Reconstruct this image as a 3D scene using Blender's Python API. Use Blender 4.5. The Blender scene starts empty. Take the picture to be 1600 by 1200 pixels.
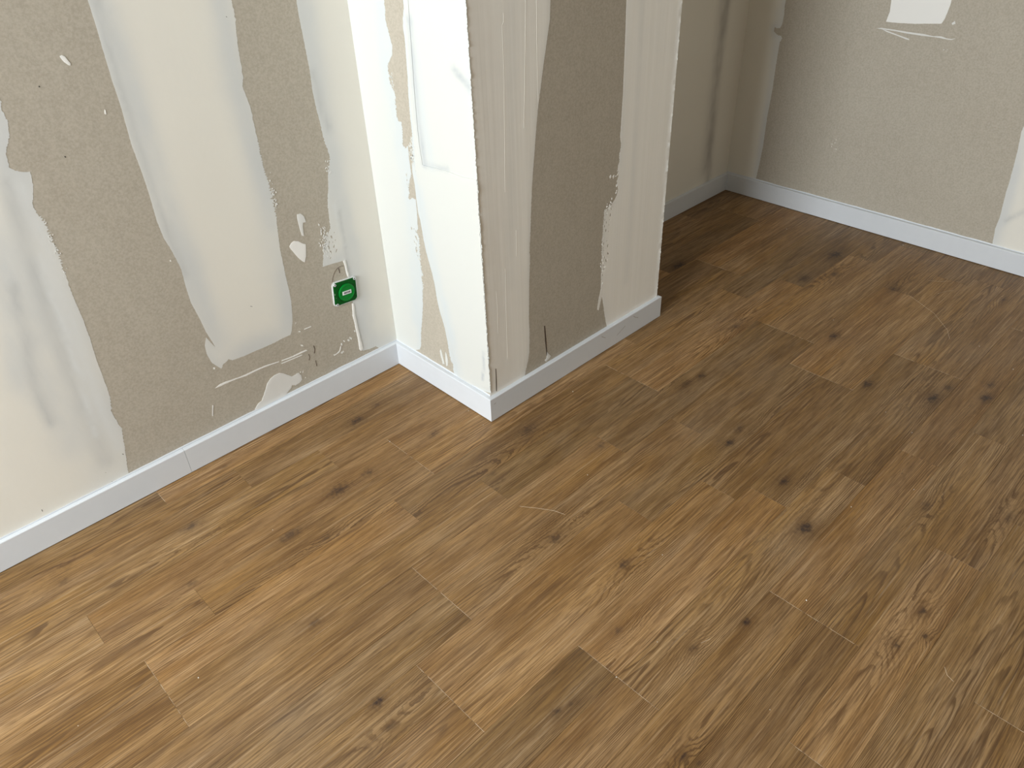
import bpy, bmesh, math, random
import numpy as np
from mathutils import Vector, Matrix
from mathutils.geometry import delaunay_2d_cdt
from mathutils import noise as mnoise

# ------------------------------------------------------------------ survey of the place, metres
CAM = {'f': 1207.3064301977124, 'loc': [-1.05628, -1.62865, 1.29911], 'right': [0.714633, -0.698625, -0.034956], 'up': [0.431633, 0.401096, 0.80797], 'fwd': [0.550448, 0.59249, -0.588186]}
D = 0.40519
X1 = 0.73991
Y2 = 0.01492
X3 = 1.75798
HB = 0.07269
TB = 0.01225
PATCHES = [
 ('L', 'plaster_coat', 'cream skim coat low at the far left with grey feathered edge', [(-0.73444, 0.9347, 0.00124), (-0.73835, 0.91672, 0.00208), (-0.73689, 0.89607, 0.00169), (-0.74211, 0.8744, 0.00171), (-0.75122, 0.85931, 0.00171), (-0.76039, 0.84413, 0.00161), (-0.76375, 0.81881, 0.00109), (-0.75597, 0.81052, 0.00088), (-0.7438, 0.80456, 0.00067), (-0.73427, 0.80303, 0.0009), (-0.73849, 0.77692, 0.00113), (-0.75242, 0.74314, 0.00172), (-0.75191, 0.72614, 0.00406), (-0.74442, 0.71183, 0.00411), (-0.745, 0.68802, 0.00417), (-0.74329, 0.6602, 0.00424), (-0.74251, 0.6391, 0.0043), (-0.74617, 0.61224, 0.00498), (-0.74651, 0.5908, 0.00151), (-0.74887, 0.56689, 0.00102), (-0.74948, 0.52974, 0.00065), (-0.74927, 0.4865, 0.00067), (-0.75117, 0.43963, 0.00082), (-0.75548, 0.39236, 0.00084), (-0.75672, 0.34884, 0.001), (-0.7582, 0.32002, 0.00145), (-0.7597, 0.29064, 0.00206), (-0.76904, 0.25048, 0.00209), (-0.76821, 0.23147, 0.00211), (-0.76279, 0.20379, 0.00215), (-0.76777, 0.17999, 0.00155), (-0.77373, 0.1486, 0.00125), (-0.78667, 0.08671, 0.0008), (-0.79336, 0.02875, 0.0), (-1.00864, 0.03391, 0.0), (-1.2836, 0.03531, 0.0), (-1.39272, 0.03716, 0.0), (-1.01824, 0.85075, 0.0), (-0.81671, 1.10565, 0.0), (-0.81671, 2.44, 0), (-0.71248, 2.44, 0.00047), (-0.71248, 1.09067, 0.00047), (-0.72606, 1.00262, 0.00079)], {'grey': 60}),
 ('L', 'plaster_coat', 'broad cream skim coat band with ragged right edge', [(-0.53627, 1.06536, 0.00032), (-0.53629, 1.02257, 0.00033), (-0.53784, 0.98412, 0.00034), (-0.53932, 0.92693, 0.00035), (-0.53897, 0.87279, 0.00036), (-0.54251, 0.80439, 0.00037), (-0.54021, 0.75099, 0.00038), (-0.53951, 0.70281, 0.0004), (-0.54168, 0.63927, 0.00055), (-0.53934, 0.60145, 0.0007), (-0.53037, 0.56008, 0.00071), (-0.52376, 0.51828, 0.00073), (-0.526, 0.4755, 0.0006), (-0.52604, 0.43391, 0.00061), (-0.5181, 0.38583, 0.00063), (-0.51334, 0.34655, 0.00032), (-0.50671, 0.31812, 0.00082), (-0.5025, 0.29773, 0.00033), (-0.51052, 0.31629, 0.00033), (-0.51698, 0.33388, 0.00032), (-0.52581, 0.31452, 0.00049), (-0.52751, 0.29147, 0.00049), (-0.52241, 0.26277, 0.00066), (-0.50443, 0.23649, 0.00085), (-0.49668, 0.24595, 0.00085), (-0.48731, 0.24886, 0.00085), (-0.48094, 0.25329, 0.00051), (-0.47273, 0.24535, 0.00051), (-0.4402, 0.24259, 0.00052), (-0.40816, 0.24227, 0.00053), (-0.38661, 0.24148, 0.00053), (-0.35356, 0.24114, 0.00054), (-0.33259, 0.24289, 0.00055), (-0.30797, 0.24305, 0.00037), (-0.30165, 0.25382, 0.00037), (-0.29342, 0.28109, 0.00055), (-0.28484, 0.3342, 0.00071), (-0.28373, 0.37068, 0.00088), (-0.2843, 0.40705, 0.00086), (-0.28296, 0.45061, 0.00101), (-0.28191, 0.48466, 0.001), (-0.27741, 0.52513, 0.00131), (-0.27324, 0.55663, 0.00404), (-0.27232, 0.58861, 0.00636), (-0.27141, 0.61996, 0.00549), (-0.27253, 0.63587, 0.00311), (-0.27542, 0.66435, 0.00306), (-0.27767, 0.70101, 0.003), (-0.27618, 0.73866, 0.00147), (-0.27608, 0.77009, 0.00116), (-0.27476, 0.81162, 0.00099), (-0.27902, 0.84249, 0.0007), (-0.28222, 0.85921, 0.0011), (-0.27549, 0.87891, 0.0011), (-0.27346, 0.91477, 0.00081), (-0.27136, 0.94474, 0.00106), (-0.26601, 0.98092, 0.00208), (-0.26252, 1.00459, 0.00206), (-0.2638, 1.02621, 0.00064), (-0.2638, 2.44, 0), (-0.53627, 2.44, 0.00032)], {'grey': 34}),
 ('L', 'plaster_coat', 'grey and cream skim coat next to the pillar corner', [(-0.11601, 1.00498, 0.00055), (-0.11682, 0.97346, 0.00056), (-0.11608, 0.94099, 0.00057), (-0.11518, 0.90101, 0.00059), (-0.11424, 0.85989, 0.00075), (-0.11656, 0.81827, 0.00076), (-0.11578, 0.78211, 0.00093), (-0.11222, 0.74139, 0.00095), (-0.11075, 0.70619, 0.00242), (-0.10679, 0.68198, 0.00246), (-0.10213, 0.66033, 0.00332), (-0.10615, 0.64079, 0.00251), (-0.11451, 0.62713, 0.00251), (-0.12038, 0.58982, 0.00136), (-0.12697, 0.56701, 0.00137), (-0.13252, 0.54023, 0.00138), (-0.13479, 0.50162, 0.00176), (-0.13668, 0.48312, 0.00266), (-0.14723, 0.46924, 0.00533), (-0.15918, 0.44872, 0.00624), (-0.16798, 0.42509, 0.00359), (-0.17329, 0.40899, 0.0018), (-0.17936, 0.38939, 0.00073), (-0.14859, 0.38672, 0.00074), (-0.11537, 0.38328, 0.00037), (-0.11585, 0.34961, 0.00057), (-0.10957, 0.31834, 0.00058), (-0.1103, 0.25961, 0.00079), (-0.11501, 0.20069, 0.00081), (-0.11604, 0.1488, 0.00083), (-0.11547, 0.11637, 0.00063), (-0.11434, 0.09844, 0.00063), (-0.1062, 0.09445, 0.00063), (-0.08246, 0.08945, 0.00086), (-0.06225, 0.08846, 0.00065), (-0.03701, 0.06058, 0.0), (0.02108, 0.03902, 0.0), (0.01225, 0.0438, 0), (0.01225, 0.9866, 0), (0.01225, 2.44, 0), (-0.11601, 2.44, 0.00055)], {'grey': 42}),
 ('L', 'plaster_dab', 'small teardrop shaped plaster dab', [(-0.21928, 0.54687, 0.00033), (-0.21041, 0.54642, 0.00033), (-0.20189, 0.53608, 0.00034), (-0.19996, 0.52028, 0.00017), (-0.20827, 0.52142, 0.00017), (-0.21126, 0.51059, 0.00017), (-0.2124, 0.49735, 0.00017), (-0.21284, 0.48721, 0.00017), (-0.21843, 0.4909, 0.00017), (-0.21979, 0.50505, 0.00017), (-0.22042, 0.52219, 0.00017), (-0.22092, 0.53577, 0.00017)], {'c': 'g'}),
 ('L', 'plaster_dab', 'pointed white plaster dab', [(-0.2573, 0.47566, 0.00051), (-0.25047, 0.48178, 0.00034), (-0.24253, 0.48491, 0.00017), (-0.23097, 0.4799, 0.00034), (-0.22038, 0.47001, 0.00034), (-0.21306, 0.46561, 0.00017), (-0.21527, 0.45153, 0.00017), (-0.2189, 0.4352, 0.00017), (-0.22602, 0.42007, 0.00018), (-0.23214, 0.42599, 0.00017), (-0.24051, 0.43804, 0.00017), (-0.24935, 0.4554, 0.00034), (-0.25547, 0.46809, 0.00068)], {'c': 'w'}),
 ('L', 'plaster_dab', 'rounded plaster dab meeting the baseboard', [(-0.45356, 0.07966, 0.0), (-0.44114, 0.09168, 0.00093), (-0.42895, 0.09541, 0.00075), (-0.41421, 0.11666, 0.00056), (-0.40376, 0.13594, 0.00037), (-0.39184, 0.1461, 0.00037), (-0.37745, 0.15089, 0.00056), (-0.36238, 0.15025, 0.00037), (-0.34937, 0.14039, 0.00038), (-0.33206, 0.12301, 0.00057), (-0.32242, 0.12217, 0.00096), (-0.31187, 0.12509, 0.00097), (-0.30512, 0.11102, 0.00058), (-0.30591, 0.09867, 0.00098), (-0.31522, 0.09292, 0.00156), (-0.32938, 0.09193, 0.00156), (-0.33599, 0.0976, 0.00039), (-0.3417, 0.09001, 0.00039), (-0.35529, 0.08241, 0.00039), (-0.36719, 0.06529, 0.0), (-0.40031, 0.04927, 0.0)], {'c': 'g'}),
 ('L', 'plaster_dab', 'tiny oval plaster dab high on the wall', [(-0.61494, 0.98443, 0.00021), (-0.61124, 0.98538, 0.00011), (-0.60672, 0.98234, 0.00011), (-0.60437, 0.97637, 0.00011), (-0.60131, 0.96911, 0.00011), (-0.60263, 0.96546, 0.00011), (-0.60563, 0.96661, 0.00011), (-0.61116, 0.97324, 0.00011), (-0.61416, 0.98043, 0.00011)], {'c': 'w'}),
 ('L', 'plaster_dab', 'tiny vertical plaster speck', [(-0.57043, 0.87887, 0.00012), (-0.56855, 0.87722, 0.00012), (-0.57011, 0.86907, 0.00012), (-0.57257, 0.87087, 0.00012)], {'c': 'w'}),
 ('L', 'plaster_dab', '', [(-0.54165, 0.54724, 0.00014), (-0.53902, 0.54624, 0.00014), (-0.53966, 0.5418, 0.00014), (-0.54207, 0.5435, 0.00014)], {'c': 'w'}),
 ('L', 'plaster_dab', '', [(-0.52276, 0.2497, 0.00017), (-0.51834, 0.24744, 0.00017), (-0.51975, 0.24244, 0.00017), (-0.52343, 0.24434, 0.00017)], {'c': 'w'}),
 ('L', 'plaster_dab', 'hooked plaster smear above the baseboard', [(-0.19927, 0.12729, 0.0006), (-0.19719, 0.122, 0.0004), (-0.19162, 0.12351, 0.00061), (-0.18083, 0.12459, 0.00041), (-0.17542, 0.13047, 0.0002), (-0.17119, 0.14116, 0.0002), (-0.17312, 0.14209, 0.0002), (-0.1787, 0.12994, 0.00061), (-0.1868, 0.12646, 0.00061), (-0.19545, 0.1254, 0.0004)], {'c': 'w'}),
 ('L', 'plaster_dab', '', [(-0.16177, 0.1567, 0.0002), (-0.15808, 0.15388, 0.0002), (-0.1561, 0.14766, 0.0002), (-0.16077, 0.15095, 0.0002)], {'c': 'w'}),
 ('L', 'plaster_dab', '', [(-0.17025, 0.15127, 0.0002), (-0.16638, 0.14942, 0.0002), (-0.16674, 0.14219, 0.0002), (-0.17061, 0.14406, 0.0002)], {'c': 'g'}),
 ('L', 'plaster_dab', '', [(-0.17696, 0.12268, 0.0002), (-0.16706, 0.12425, 0.0002), (-0.16568, 0.12036, 0.0002), (-0.17385, 0.11687, 0.0002)], {'c': 'g'}),
 ('L', 'plaster_dab', '', [(-0.14757, 0.15311, 0.0002), (-0.14168, 0.15031, 0.0002), (-0.1428, 0.14448, 0.0002), (-0.14771, 0.14683, 0.0002)], {'c': 'g'}),
 ('L', 'plaster_dab', '', [(-0.1402, 0.15806, 0.0002), (-0.13305, 0.15046, 0.0002), (-0.13614, 0.14556, 0.0002), (-0.14033, 0.15179, 0.0002)], {'c': 'g'}),
 ('L', 'plaster_dab', '', [(-0.28496, 0.24313, 0.00019), (-0.27951, 0.24159, 0.00019), (-0.27937, 0.23797, 0.00019), (-0.28382, 0.23965, 0.00019)], {'c': 'w'}),
 ('L', 'plaster_dab', '', [(-0.2883, 0.20285, 0.00019), (-0.28136, 0.19891, 0.00019), (-0.28049, 0.19403, 0.00019), (-0.2858, 0.1966, 0.00019)], {'c': 'w'}),
 ('L', 'plaster_dab', '', [(-0.12273, 0.17092, 0.0002), (-0.11877, 0.16908, 0.0002), (-0.11868, 0.16378, 0.0002), (-0.12265, 0.16563, 0.0002)], {'c': 'g'}),
 ('L', 'scratch', 'long raised white scratch', [(-0.53378, 0.19266, 0.00017), (-0.51875, 0.19737, 0.00034), (-0.50504, 0.19695, 0.00035), (-0.47134, 0.19198, 0.00018), (-0.45025, 0.19088, 0.00018), (-0.42491, 0.19109, 0.00018), (-0.39403, 0.18988, 0.00018), (-0.3562, 0.18381, 0.00018), (-0.35664, 0.18201, 0.00018), (-0.39492, 0.18632, 0.00018), (-0.42591, 0.18721, 0.00018), (-0.4514, 0.1865, 0.00018), (-0.47537, 0.19014, 0.00035), (-0.5032, 0.19104, 0.00035), (-0.52042, 0.19137, 0.00034)], {'c': 'w'}),
 ('L', 'scratch', 'thin white scratch beside the long one', [(-0.34878, 0.18311, 0.00019), (-0.31485, 0.18038, 0.00019), (-0.28734, 0.18108, 0.00019), (-0.27563, 0.18046, 0.00019), (-0.27157, 0.17643, 0.00019), (-0.28043, 0.17667, 0.00019), (-0.31374, 0.17677, 0.00019), (-0.34943, 0.1804, 0.00019)], {'c': 'w'}),
 ('L', 'scratch', '', [(-0.35073, 0.17497, 0.00019), (-0.32218, 0.17384, 0.00019), (-0.28941, 0.17187, 0.00019), (-0.28983, 0.17002, 0.00019), (-0.32273, 0.17146, 0.00019), (-0.35116, 0.17315, 0.00019)], {'c': 'w'}),
 ('L', 'scratch', '', [(-0.26776, 0.24208, 0.00019), (-0.24642, 0.24117, 0.00019), (-0.24628, 0.23912, 0.00019), (-0.26728, 0.23988, 0.00019)], {'c': 'w'}),
 ('L', 'scratch', '', [(-0.5526, 0.15032, 0.00017), (-0.55067, 0.14923, 0.00017), (-0.55953, 0.11975, 0.00017), (-0.56146, 0.12087, 0.00017)], {'c': 'g'}),
 ('L', 'plaster_bead', 'raised white plaster bead over the board joint', [(-0.11835, 0.38349, 0.00056), (-0.11128, 0.38359, 0.00037), (-0.10954, 0.3717, 0.00057), (-0.10941, 0.35657, 0.00076), (-0.10799, 0.3427, 0.00057), (-0.10909, 0.33164, 0.00038), (-0.11351, 0.33533, 0.00038), (-0.11415, 0.35841, 0.00057), (-0.11613, 0.37423, 0.00056)], {'c': 'w', 'th': 0.0022}),
 ('L', 'plaster_bead', 'raised white plaster bead below the green box', [(-0.11462, 0.25345, 0.00059), (-0.10877, 0.25093, 0.0006), (-0.1104, 0.22532, 0.0008), (-0.11034, 0.20273, 0.00061), (-0.10937, 0.17314, 0.00061), (-0.10802, 0.14502, 0.00062), (-0.10592, 0.12042, 0.00063), (-0.10547, 0.09847, 0.00063), (-0.11231, 0.09744, 0.00063), (-0.11665, 0.10393, 0.00042), (-0.1153, 0.12922, 0.00062), (-0.11623, 0.15948, 0.00062), (-0.11679, 0.19115, 0.00061), (-0.11877, 0.21472, 0.001), (-0.11584, 0.23584, 0.0006)], {'c': 'w', 'th': 0.0025}),
 ('P', 'plaster_coat', 'white skim coat beside the inner corner with ragged right edge', [(0.01225, 0.9865, 0), (0.01225, 2.44, 0), (-0.12883, 2.44, 0.00204), (-0.12883, 1.00023, 0.00204), (-0.12928, 0.98149, 0.00172), (-0.12502, 0.96198, 0.00174), (-0.13022, 0.94327, 0.0014), (-0.13546, 0.92439, 0.00106), (-0.13893, 0.90773, 0.00071), (-0.13552, 0.89128, 0.00072), (-0.1232, 0.87739, 0.00182), (-0.11343, 0.86503, 0.00221), (-0.1116, 0.85649, 0.00296), (-0.1135, 0.84291, 0.00372), (-0.11292, 0.82882, 0.00375), (-0.11857, 0.8213, 0.003), (-0.12552, 0.80831, 0.00188), (-0.12935, 0.79758, 0.00151), (-0.12568, 0.78543, 0.00305), (-0.12454, 0.7678, 0.00288), (-0.124, 0.75303, 0.00155), (-0.12918, 0.74221, 0.00097), (-0.13916, 0.74345, 0.00193), (-0.14011, 0.72954, 0.00311), (-0.13716, 0.7079, 0.00354), (-0.13349, 0.68883, 0.00298), (-0.14467, 0.68287, 0.00198), (-0.15435, 0.68884, 0.00059), (-0.15346, 0.66404, 0.0006), (-0.15434, 0.62819, 0.00101), (-0.15574, 0.62218, 0.00305), (-0.14162, 0.59936, 0.00413), (-0.13716, 0.58192, 0.00313), (-0.13863, 0.56914, 0.00315), (-0.13001, 0.55687, 0.00212), (-0.13529, 0.55079, 0.00127), (-0.1471, 0.55984, 0.00126), (-0.16089, 0.55947, 0.00042), (-0.16059, 0.52851, 0.00064), (-0.15714, 0.49342, 0.00086), (-0.15736, 0.47965, 0.00173), (-0.14962, 0.47206, 0.00327), (-0.1557, 0.45463, 0.00439), (-0.15433, 0.43109, 0.00444), (-0.15155, 0.40673, 0.00449), (-0.14981, 0.3805, 0.00341), (-0.15, 0.36574, 0.00366), (-0.15487, 0.34688, 0.00368), (-0.14429, 0.33932, 0.00232), (-0.15027, 0.31865, 0.0035), (-0.1438, 0.28726, 0.00237), (-0.14012, 0.25632, 0.00145), (-0.13013, 0.21208, 0.00099), (-0.11492, 0.15386, 0.00152), (-0.10729, 0.10776, 0.00078), (-0.09868, 0.09085, 0.0), (-0.04646, 0.06293, 0.0), (0.00991, 0.05573, 0.0), (0.01225, 0.0653, 0)], {'pal': 'p', 'grey': 12}),
 ('P', 'plaster_coat', 'white skim coat over the outer corner of the pillar', [(-0.19684, 1.00682, 0.00065), (-0.19621, 0.99215, 0.00066), (-0.189, 0.97162, 0.00084), (-0.18595, 0.94992, 0.00068), (-0.18792, 0.93105, 0.00051), (-0.18636, 0.90495, 0.00052), (-0.18477, 0.87834, 0.00088), (-0.18314, 0.85119, 0.00107), (-0.17898, 0.81612, 0.00109), (-0.17726, 0.78768, 0.00093), (-0.17631, 0.76316, 0.00094), (-0.17631, 0.73693, 0.0019), (-0.17549, 0.71902, 0.00288), (-0.1716, 0.6972, 0.00389), (-0.17016, 0.67558, 0.00393), (-0.17125, 0.65424, 0.00198), (-0.16175, 0.64887, 0.0006), (-0.16021, 0.62647, 0.0004), (-0.16397, 0.59864, 0.00041), (-0.16416, 0.55954, 0.00042), (-0.16433, 0.54298, 0.00042), (-0.16573, 0.52155, 0.00042), (-0.16997, 0.50922, 0.00043), (-0.17245, 0.48598, 0.00043), (-0.17511, 0.45547, 0.00043), (-0.18052, 0.42534, 0.00044), (-0.18844, 0.39377, 0.00044), (-0.19521, 0.37052, 0.00045), (-0.20117, 0.34112, 0.00045), (-0.20489, 0.29514, 0.00069), (-0.21104, 0.26464, 0.0007), (-0.21924, 0.23847, 0.00094), (-0.22614, 0.21145, 0.00095), (-0.23171, 0.17327, 0.00144), (-0.23312, 0.15329, 0.00363), (-0.23398, 0.13911, 0.00365), (-0.23656, 0.11718, 0.00368), (-0.24652, 0.11124, 0.00245), (-0.24404, 0.09089, 0.00074), (-0.25132, 0.06203, 0.0), (-0.31268, 0.06642, 0.0), (-0.39555, 0.0866, 0.002), (-0.39555, 1.0259, 0.002), (-0.39555, 2.44, 0), (-0.19684, 2.44, 0.00065)], {'pal': 'p', 'grey': 12}),
 ('P', 'plaster_coat', 'second thicker white coat lying on the outer corner coat', [(-0.20124, 1.00725, 0.0), (-0.20124, 2.44, 0), (-0.21545, 2.44, 0.0), (-0.21545, 1.00862, 0.0), (-0.21184, 0.95926, 0.00017), (-0.20921, 0.9081, 0.00017), (-0.20391, 0.8273, 0.00018), (-0.20069, 0.74191, 0.00019), (-0.20137, 0.69025, 0.00019), (-0.20537, 0.65695, 0.00019), (-0.22682, 0.65826, 0.00019), (-0.25975, 0.66166, 0.00038), (-0.30512, 0.66373, 0.00055), (-0.34447, 0.66311, 0.00072), (-0.39555, 0.669, 0.002), (-0.39555, 0.0951, 0.002), (-0.31358, 0.07545, 0.0), (-0.26377, 0.07675, 0.00025), (-0.25726, 0.11204, 0.00049), (-0.24437, 0.15833, 0.00048), (-0.23115, 0.21957, 0.00047), (-0.21582, 0.28013, 0.00046), (-0.20691, 0.34509, 0.00045), (-0.19444, 0.39945, 0.00044), (-0.18739, 0.43649, 0.00044), (-0.18103, 0.49202, 0.00043), (-0.17894, 0.52537, 0.00021), (-0.18092, 0.56741, 0.00041), (-0.17915, 0.61533, 0.0004), (-0.17659, 0.64306, 0.0004), (-0.18344, 0.72366, 0.00038), (-0.18569, 0.78924, 0.00018), (-0.19272, 0.86618, 0.00018), (-0.19588, 0.93206, 0.00017), (-0.20097, 0.98283, 0.00017)], {'pal': 'p', 'grey': 0, 'th': 0.0024, 'base': 0.0002}),
 ('P', 'plaster_fleck', '', [(-0.19731, 0.13724, 0.00049), (-0.20074, 0.13246, 0.00049), (-0.20577, 0.10931, 0.00075), (-0.20885, 0.09146, 0.0005), (-0.20037, 0.08964, 0.00076), (-0.19533, 0.11305, 0.00075), (-0.19314, 0.12692, 0.0005)], {'pal': 'p', 'c': 'p'}),
 ('P', 'plaster_fleck', '', [(-0.21745, 0.1358, 0.00049), (-0.2223, 0.13171, 0.00049), (-0.22542, 0.11413, 0.00049), (-0.22278, 0.0937, 0.0005), (-0.21523, 0.08799, 0.0005), (-0.21448, 0.11333, 0.00074)], {'pal': 'p', 'c': 'p'}),
 ('F', 'plaster_coat', 'beige skim coat at the left edge of the pillar front', [(0.01145, 1.0257, 0), (0.01145, 2.44, 0), (0.25021, 2.44, 0.00031), (0.25021, 0.99164, 0.00031), (0.24791, 0.95465, 0.00048), (0.23954, 0.91775, 0.00048), (0.22887, 0.87387, 0.00049), (0.21896, 0.8287, 0.0005), (0.2088, 0.7824, 0.00051), (0.20028, 0.72717, 0.00052), (0.19378, 0.67704, 0.00053), (0.18721, 0.63004, 0.00073), (0.18279, 0.58741, 0.00093), (0.17792, 0.53232, 0.00114), (0.17551, 0.48808, 0.00193), (0.17127, 0.45887, 0.00196), (0.17107, 0.41533, 0.0014), (0.1669, 0.35394, 0.00082), (0.16224, 0.24226, 0.00086), (0.16339, 0.20212, 0.00066), (0.16033, 0.14246, 0.00067), (0.15451, 0.11404, 0.00113), (0.14374, 0.08776, 0.00114), (0.13491, 0.04932, 0.0), (0.06669, 0.05373, 0.0), (0.01145, 0.0761, 0)], {'grey': 8, 'trowel': 1}),
 ('F', 'plaster_coat', 'beige skim coat at the right edge of the pillar front', [(0.5074, 0.95469, 0.00036), (0.5074, 2.44, 0), (0.72857, 2.44, 0.0016), (0.72857, 0.923, 0.0016), (0.72857, 0.0443, 0.0016), (0.64852, 0.04641, 0.0), (0.49389, 0.05246, 0.0), (0.48306, 0.08661, 0.00078), (0.47371, 0.12381, 0.00102), (0.46604, 0.15951, 0.00075), (0.45887, 0.188, 0.00049), (0.45037, 0.15989, 0.00075), (0.44676, 0.1465, 0.00075), (0.43943, 0.15185, 0.00075), (0.44377, 0.17968, 0.00074), (0.4497, 0.20231, 0.00073), (0.45336, 0.21326, 0.00073), (0.45189, 0.25888, 0.00239), (0.4523, 0.2888, 0.00354), (0.45164, 0.3284, 0.00348), (0.45099, 0.36715, 0.00274), (0.45306, 0.40413, 0.0027), (0.45425, 0.4315, 0.00178), (0.45573, 0.45294, 0.00221), (0.47022, 0.45366, 0.00311), (0.48583, 0.45954, 0.00223), (0.49603, 0.46718, 0.00134), (0.50474, 0.47711, 0.00178), (0.51029, 0.49338, 0.00177), (0.50194, 0.51725, 0.00175), (0.50905, 0.52922, 0.00218), (0.50372, 0.54822, 0.00216), (0.50891, 0.56745, 0.00215), (0.50846, 0.59144, 0.00212), (0.51331, 0.6137, 0.00126), (0.50795, 0.63338, 0.00063), (0.50938, 0.66573, 0.00041), (0.51154, 0.73661, 0.0004), (0.51051, 0.81266, 0.00038), (0.50953, 0.88522, 0.00037)], {'grey': 10, 'trowel': 1}),
 ('F', 'plaster_dab', '', [(0.47159, 0.54024, 0.00021), (0.47654, 0.54398, 0.00021), (0.47831, 0.53652, 0.00021), (0.47323, 0.53455, 0.00021)], {'c': 'w'}),
 ('F', 'plaster_dab', '', [(0.48352, 0.53673, 0.00022), (0.48984, 0.54009, 0.00022), (0.49153, 0.53437, 0.00022), (0.48659, 0.52972, 0.00022)], {'c': 'w'}),
 ('F', 'pencil_mark', 'dark cut in the board above the baseboard', [(0.21853, 0.19878, 0.00022), (0.22224, 0.19708, 0.00022), (0.22667, 0.15194, 0.00023), (0.22983, 0.09764, 0.00023), (0.22724, 0.09678, 0.00023), (0.22158, 0.1502, 0.00023)], {'c': 'cut', 'th': 0.0006}),
 ('F', 'plaster_dab', '', [(0.21937, 0.08567, 0.00047), (0.22714, 0.08824, 0.00047), (0.22996, 0.10826, 0.00023), (0.23324, 0.10238, 0.00023), (0.24529, 0.08783, 0.00047), (0.23744, 0.0831, 0.00047), (0.22443, 0.07881, 0.00047)], {'c': 'g'}),
 ('F', 'pencil_mark', '', [(0.03514, 0.15201, 0.0), (0.03736, 0.15087, 0.0), (0.0367, 0.1122, 0.0), (0.03506, 0.07954, 0.0), (0.0328, 0.08077, 0.0), (0.03401, 0.11362, 0.0)], {'c': 'cut', 'th': 0.0012}),
 ('A', 'plaster_coat', 'smooth cream skim coat with a vertical grey streak', [(0.6, 2.44, 0), (1.79, 2.44, 0), (1.79, 0.04, 0), (0.6, 0.04, 0)], {'grey': 0}),
 ('R', 'plaster_coat', 'cream skim coat strip along the room corner', [(0.02716, 0.7324, 0), (0.02716, 2.44, 0), (-0.11824, 2.44, 0.00091), (-0.11824, 0.74664, 0.00091), (-0.11718, 0.72554, 0.00092), (-0.12067, 0.70048, 0.00069), (-0.11822, 0.66587, 0.00117), (-0.11301, 0.65225, 0.00235), (-0.08964, 0.65166, 0.00142), (-0.08942, 0.63848, 0.00143), (-0.10424, 0.6293, 0.0019), (-0.12331, 0.62509, 0.00236), (-0.12706, 0.61896, 0.00142), (-0.1201, 0.60038, 0.00072), (-0.1197, 0.51676, 0.00073), (-0.12111, 0.43526, 0.00075), (-0.11745, 0.33285, 0.00078), (-0.11901, 0.21172, 0.0008), (-0.11562, 0.14802, 0.00082), (-0.11125, 0.08788, 0.00056), (-0.10608, 0.04824, 0.0), (-0.02428, 0.02701, 0.0), (0.02716, -0.0137, 0)], {'grey': 14}),
 ('R', 'plaster_coat', 'square white plaster patch', [(-0.49225, 0.78289, 0.0004), (-0.4957, 0.74866, 0.0006), (-0.49274, 0.73084, 0.00061), (-0.49088, 0.71691, 0.00041), (-0.53448, 0.71798, 0.0004), (-0.58582, 0.72157, 0.00039), (-0.66612, 0.73122, 0.00038), (-0.67206, 0.74502, 0.00038), (-0.67537, 0.76767, 0.00037), (-0.67779, 0.78629, 0.00037), (-0.67745, 0.80084, 0.00018), (-0.67036, 0.84514, 0.0), (-0.65659, 0.90556, 0.0), (-0.47841, 0.89338, 0.0)], {'c': 'w', 'th': 0.0012}),
 ('R', 'plaster_coat', 'grey white skim coat at the right edge of the view', [(-0.98596, 0.54398, 0.00054), (-0.99207, 0.48649, 0.00055), (-0.98974, 0.45405, 0.00056), (-0.99717, 0.39647, 0.00057), (-1.00087, 0.35559, 0.00058), (-1.00566, 0.29265, 0.00059), (-1.00631, 0.26004, 0.0008), (-1.01021, 0.21665, 0.0006), (-1.01419, 0.17246, 0.00061), (-1.01256, 0.13271, 0.00062), (-1.01577, 0.11263, 0.00063), (-1.01916, 0.08532, 0.00042), (-1.02691, 0.04708, 0.0), (-1.1719, 0.03647, 0.0), (-1.43419, 0.01589, 0.0), (-1.59994, 0.01364, 0.0), (-1.36344, 0.61235, 0.0), (-1.31868, 0.86299, 0.0), (-1.31868, 2.44, 0), (-0.96805, 2.44, 0.00049), (-0.96805, 0.829, 0.00049), (-0.97834, 0.67356, 0.00052)], {'grey': 22}),
 ('R', 'scratch', 'long white scratch under the square patch', [(-0.46497, 0.69408, 0.00021), (-0.47964, 0.69682, 0.00021), (-0.51871, 0.69653, 0.0002), (-0.57211, 0.69513, 0.0002), (-0.61976, 0.69515, 0.00039), (-0.65107, 0.69229, 0.00019), (-0.67435, 0.69521, 0.00096), (-0.69538, 0.69117, 0.00019), (-0.70923, 0.69103, 0.00057), (-0.72192, 0.69455, 0.00038), (-0.71002, 0.68828, 0.00038), (-0.69426, 0.68817, 0.00038), (-0.66987, 0.68985, 0.00058), (-0.64572, 0.68969, 0.00019), (-0.61524, 0.68916, 0.0002), (-0.5693, 0.6899, 0.0002), (-0.5197, 0.6927, 0.0002), (-0.48061, 0.69296, 0.00021)], {'c': 'g'}),
 ('R', 'scratch', 'short white scratch branching from the long one', [(-0.48274, 0.69321, 0.00021), (-0.4985, 0.69113, 0.0002), (-0.53721, 0.68298, 0.0002), (-0.57741, 0.6752, 0.0002), (-0.58061, 0.67108, 0.0002), (-0.56977, 0.67225, 0.0002), (-0.53589, 0.67984, 0.0002), (-0.50183, 0.68656, 0.0002)], {'c': 'g'}),
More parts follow.
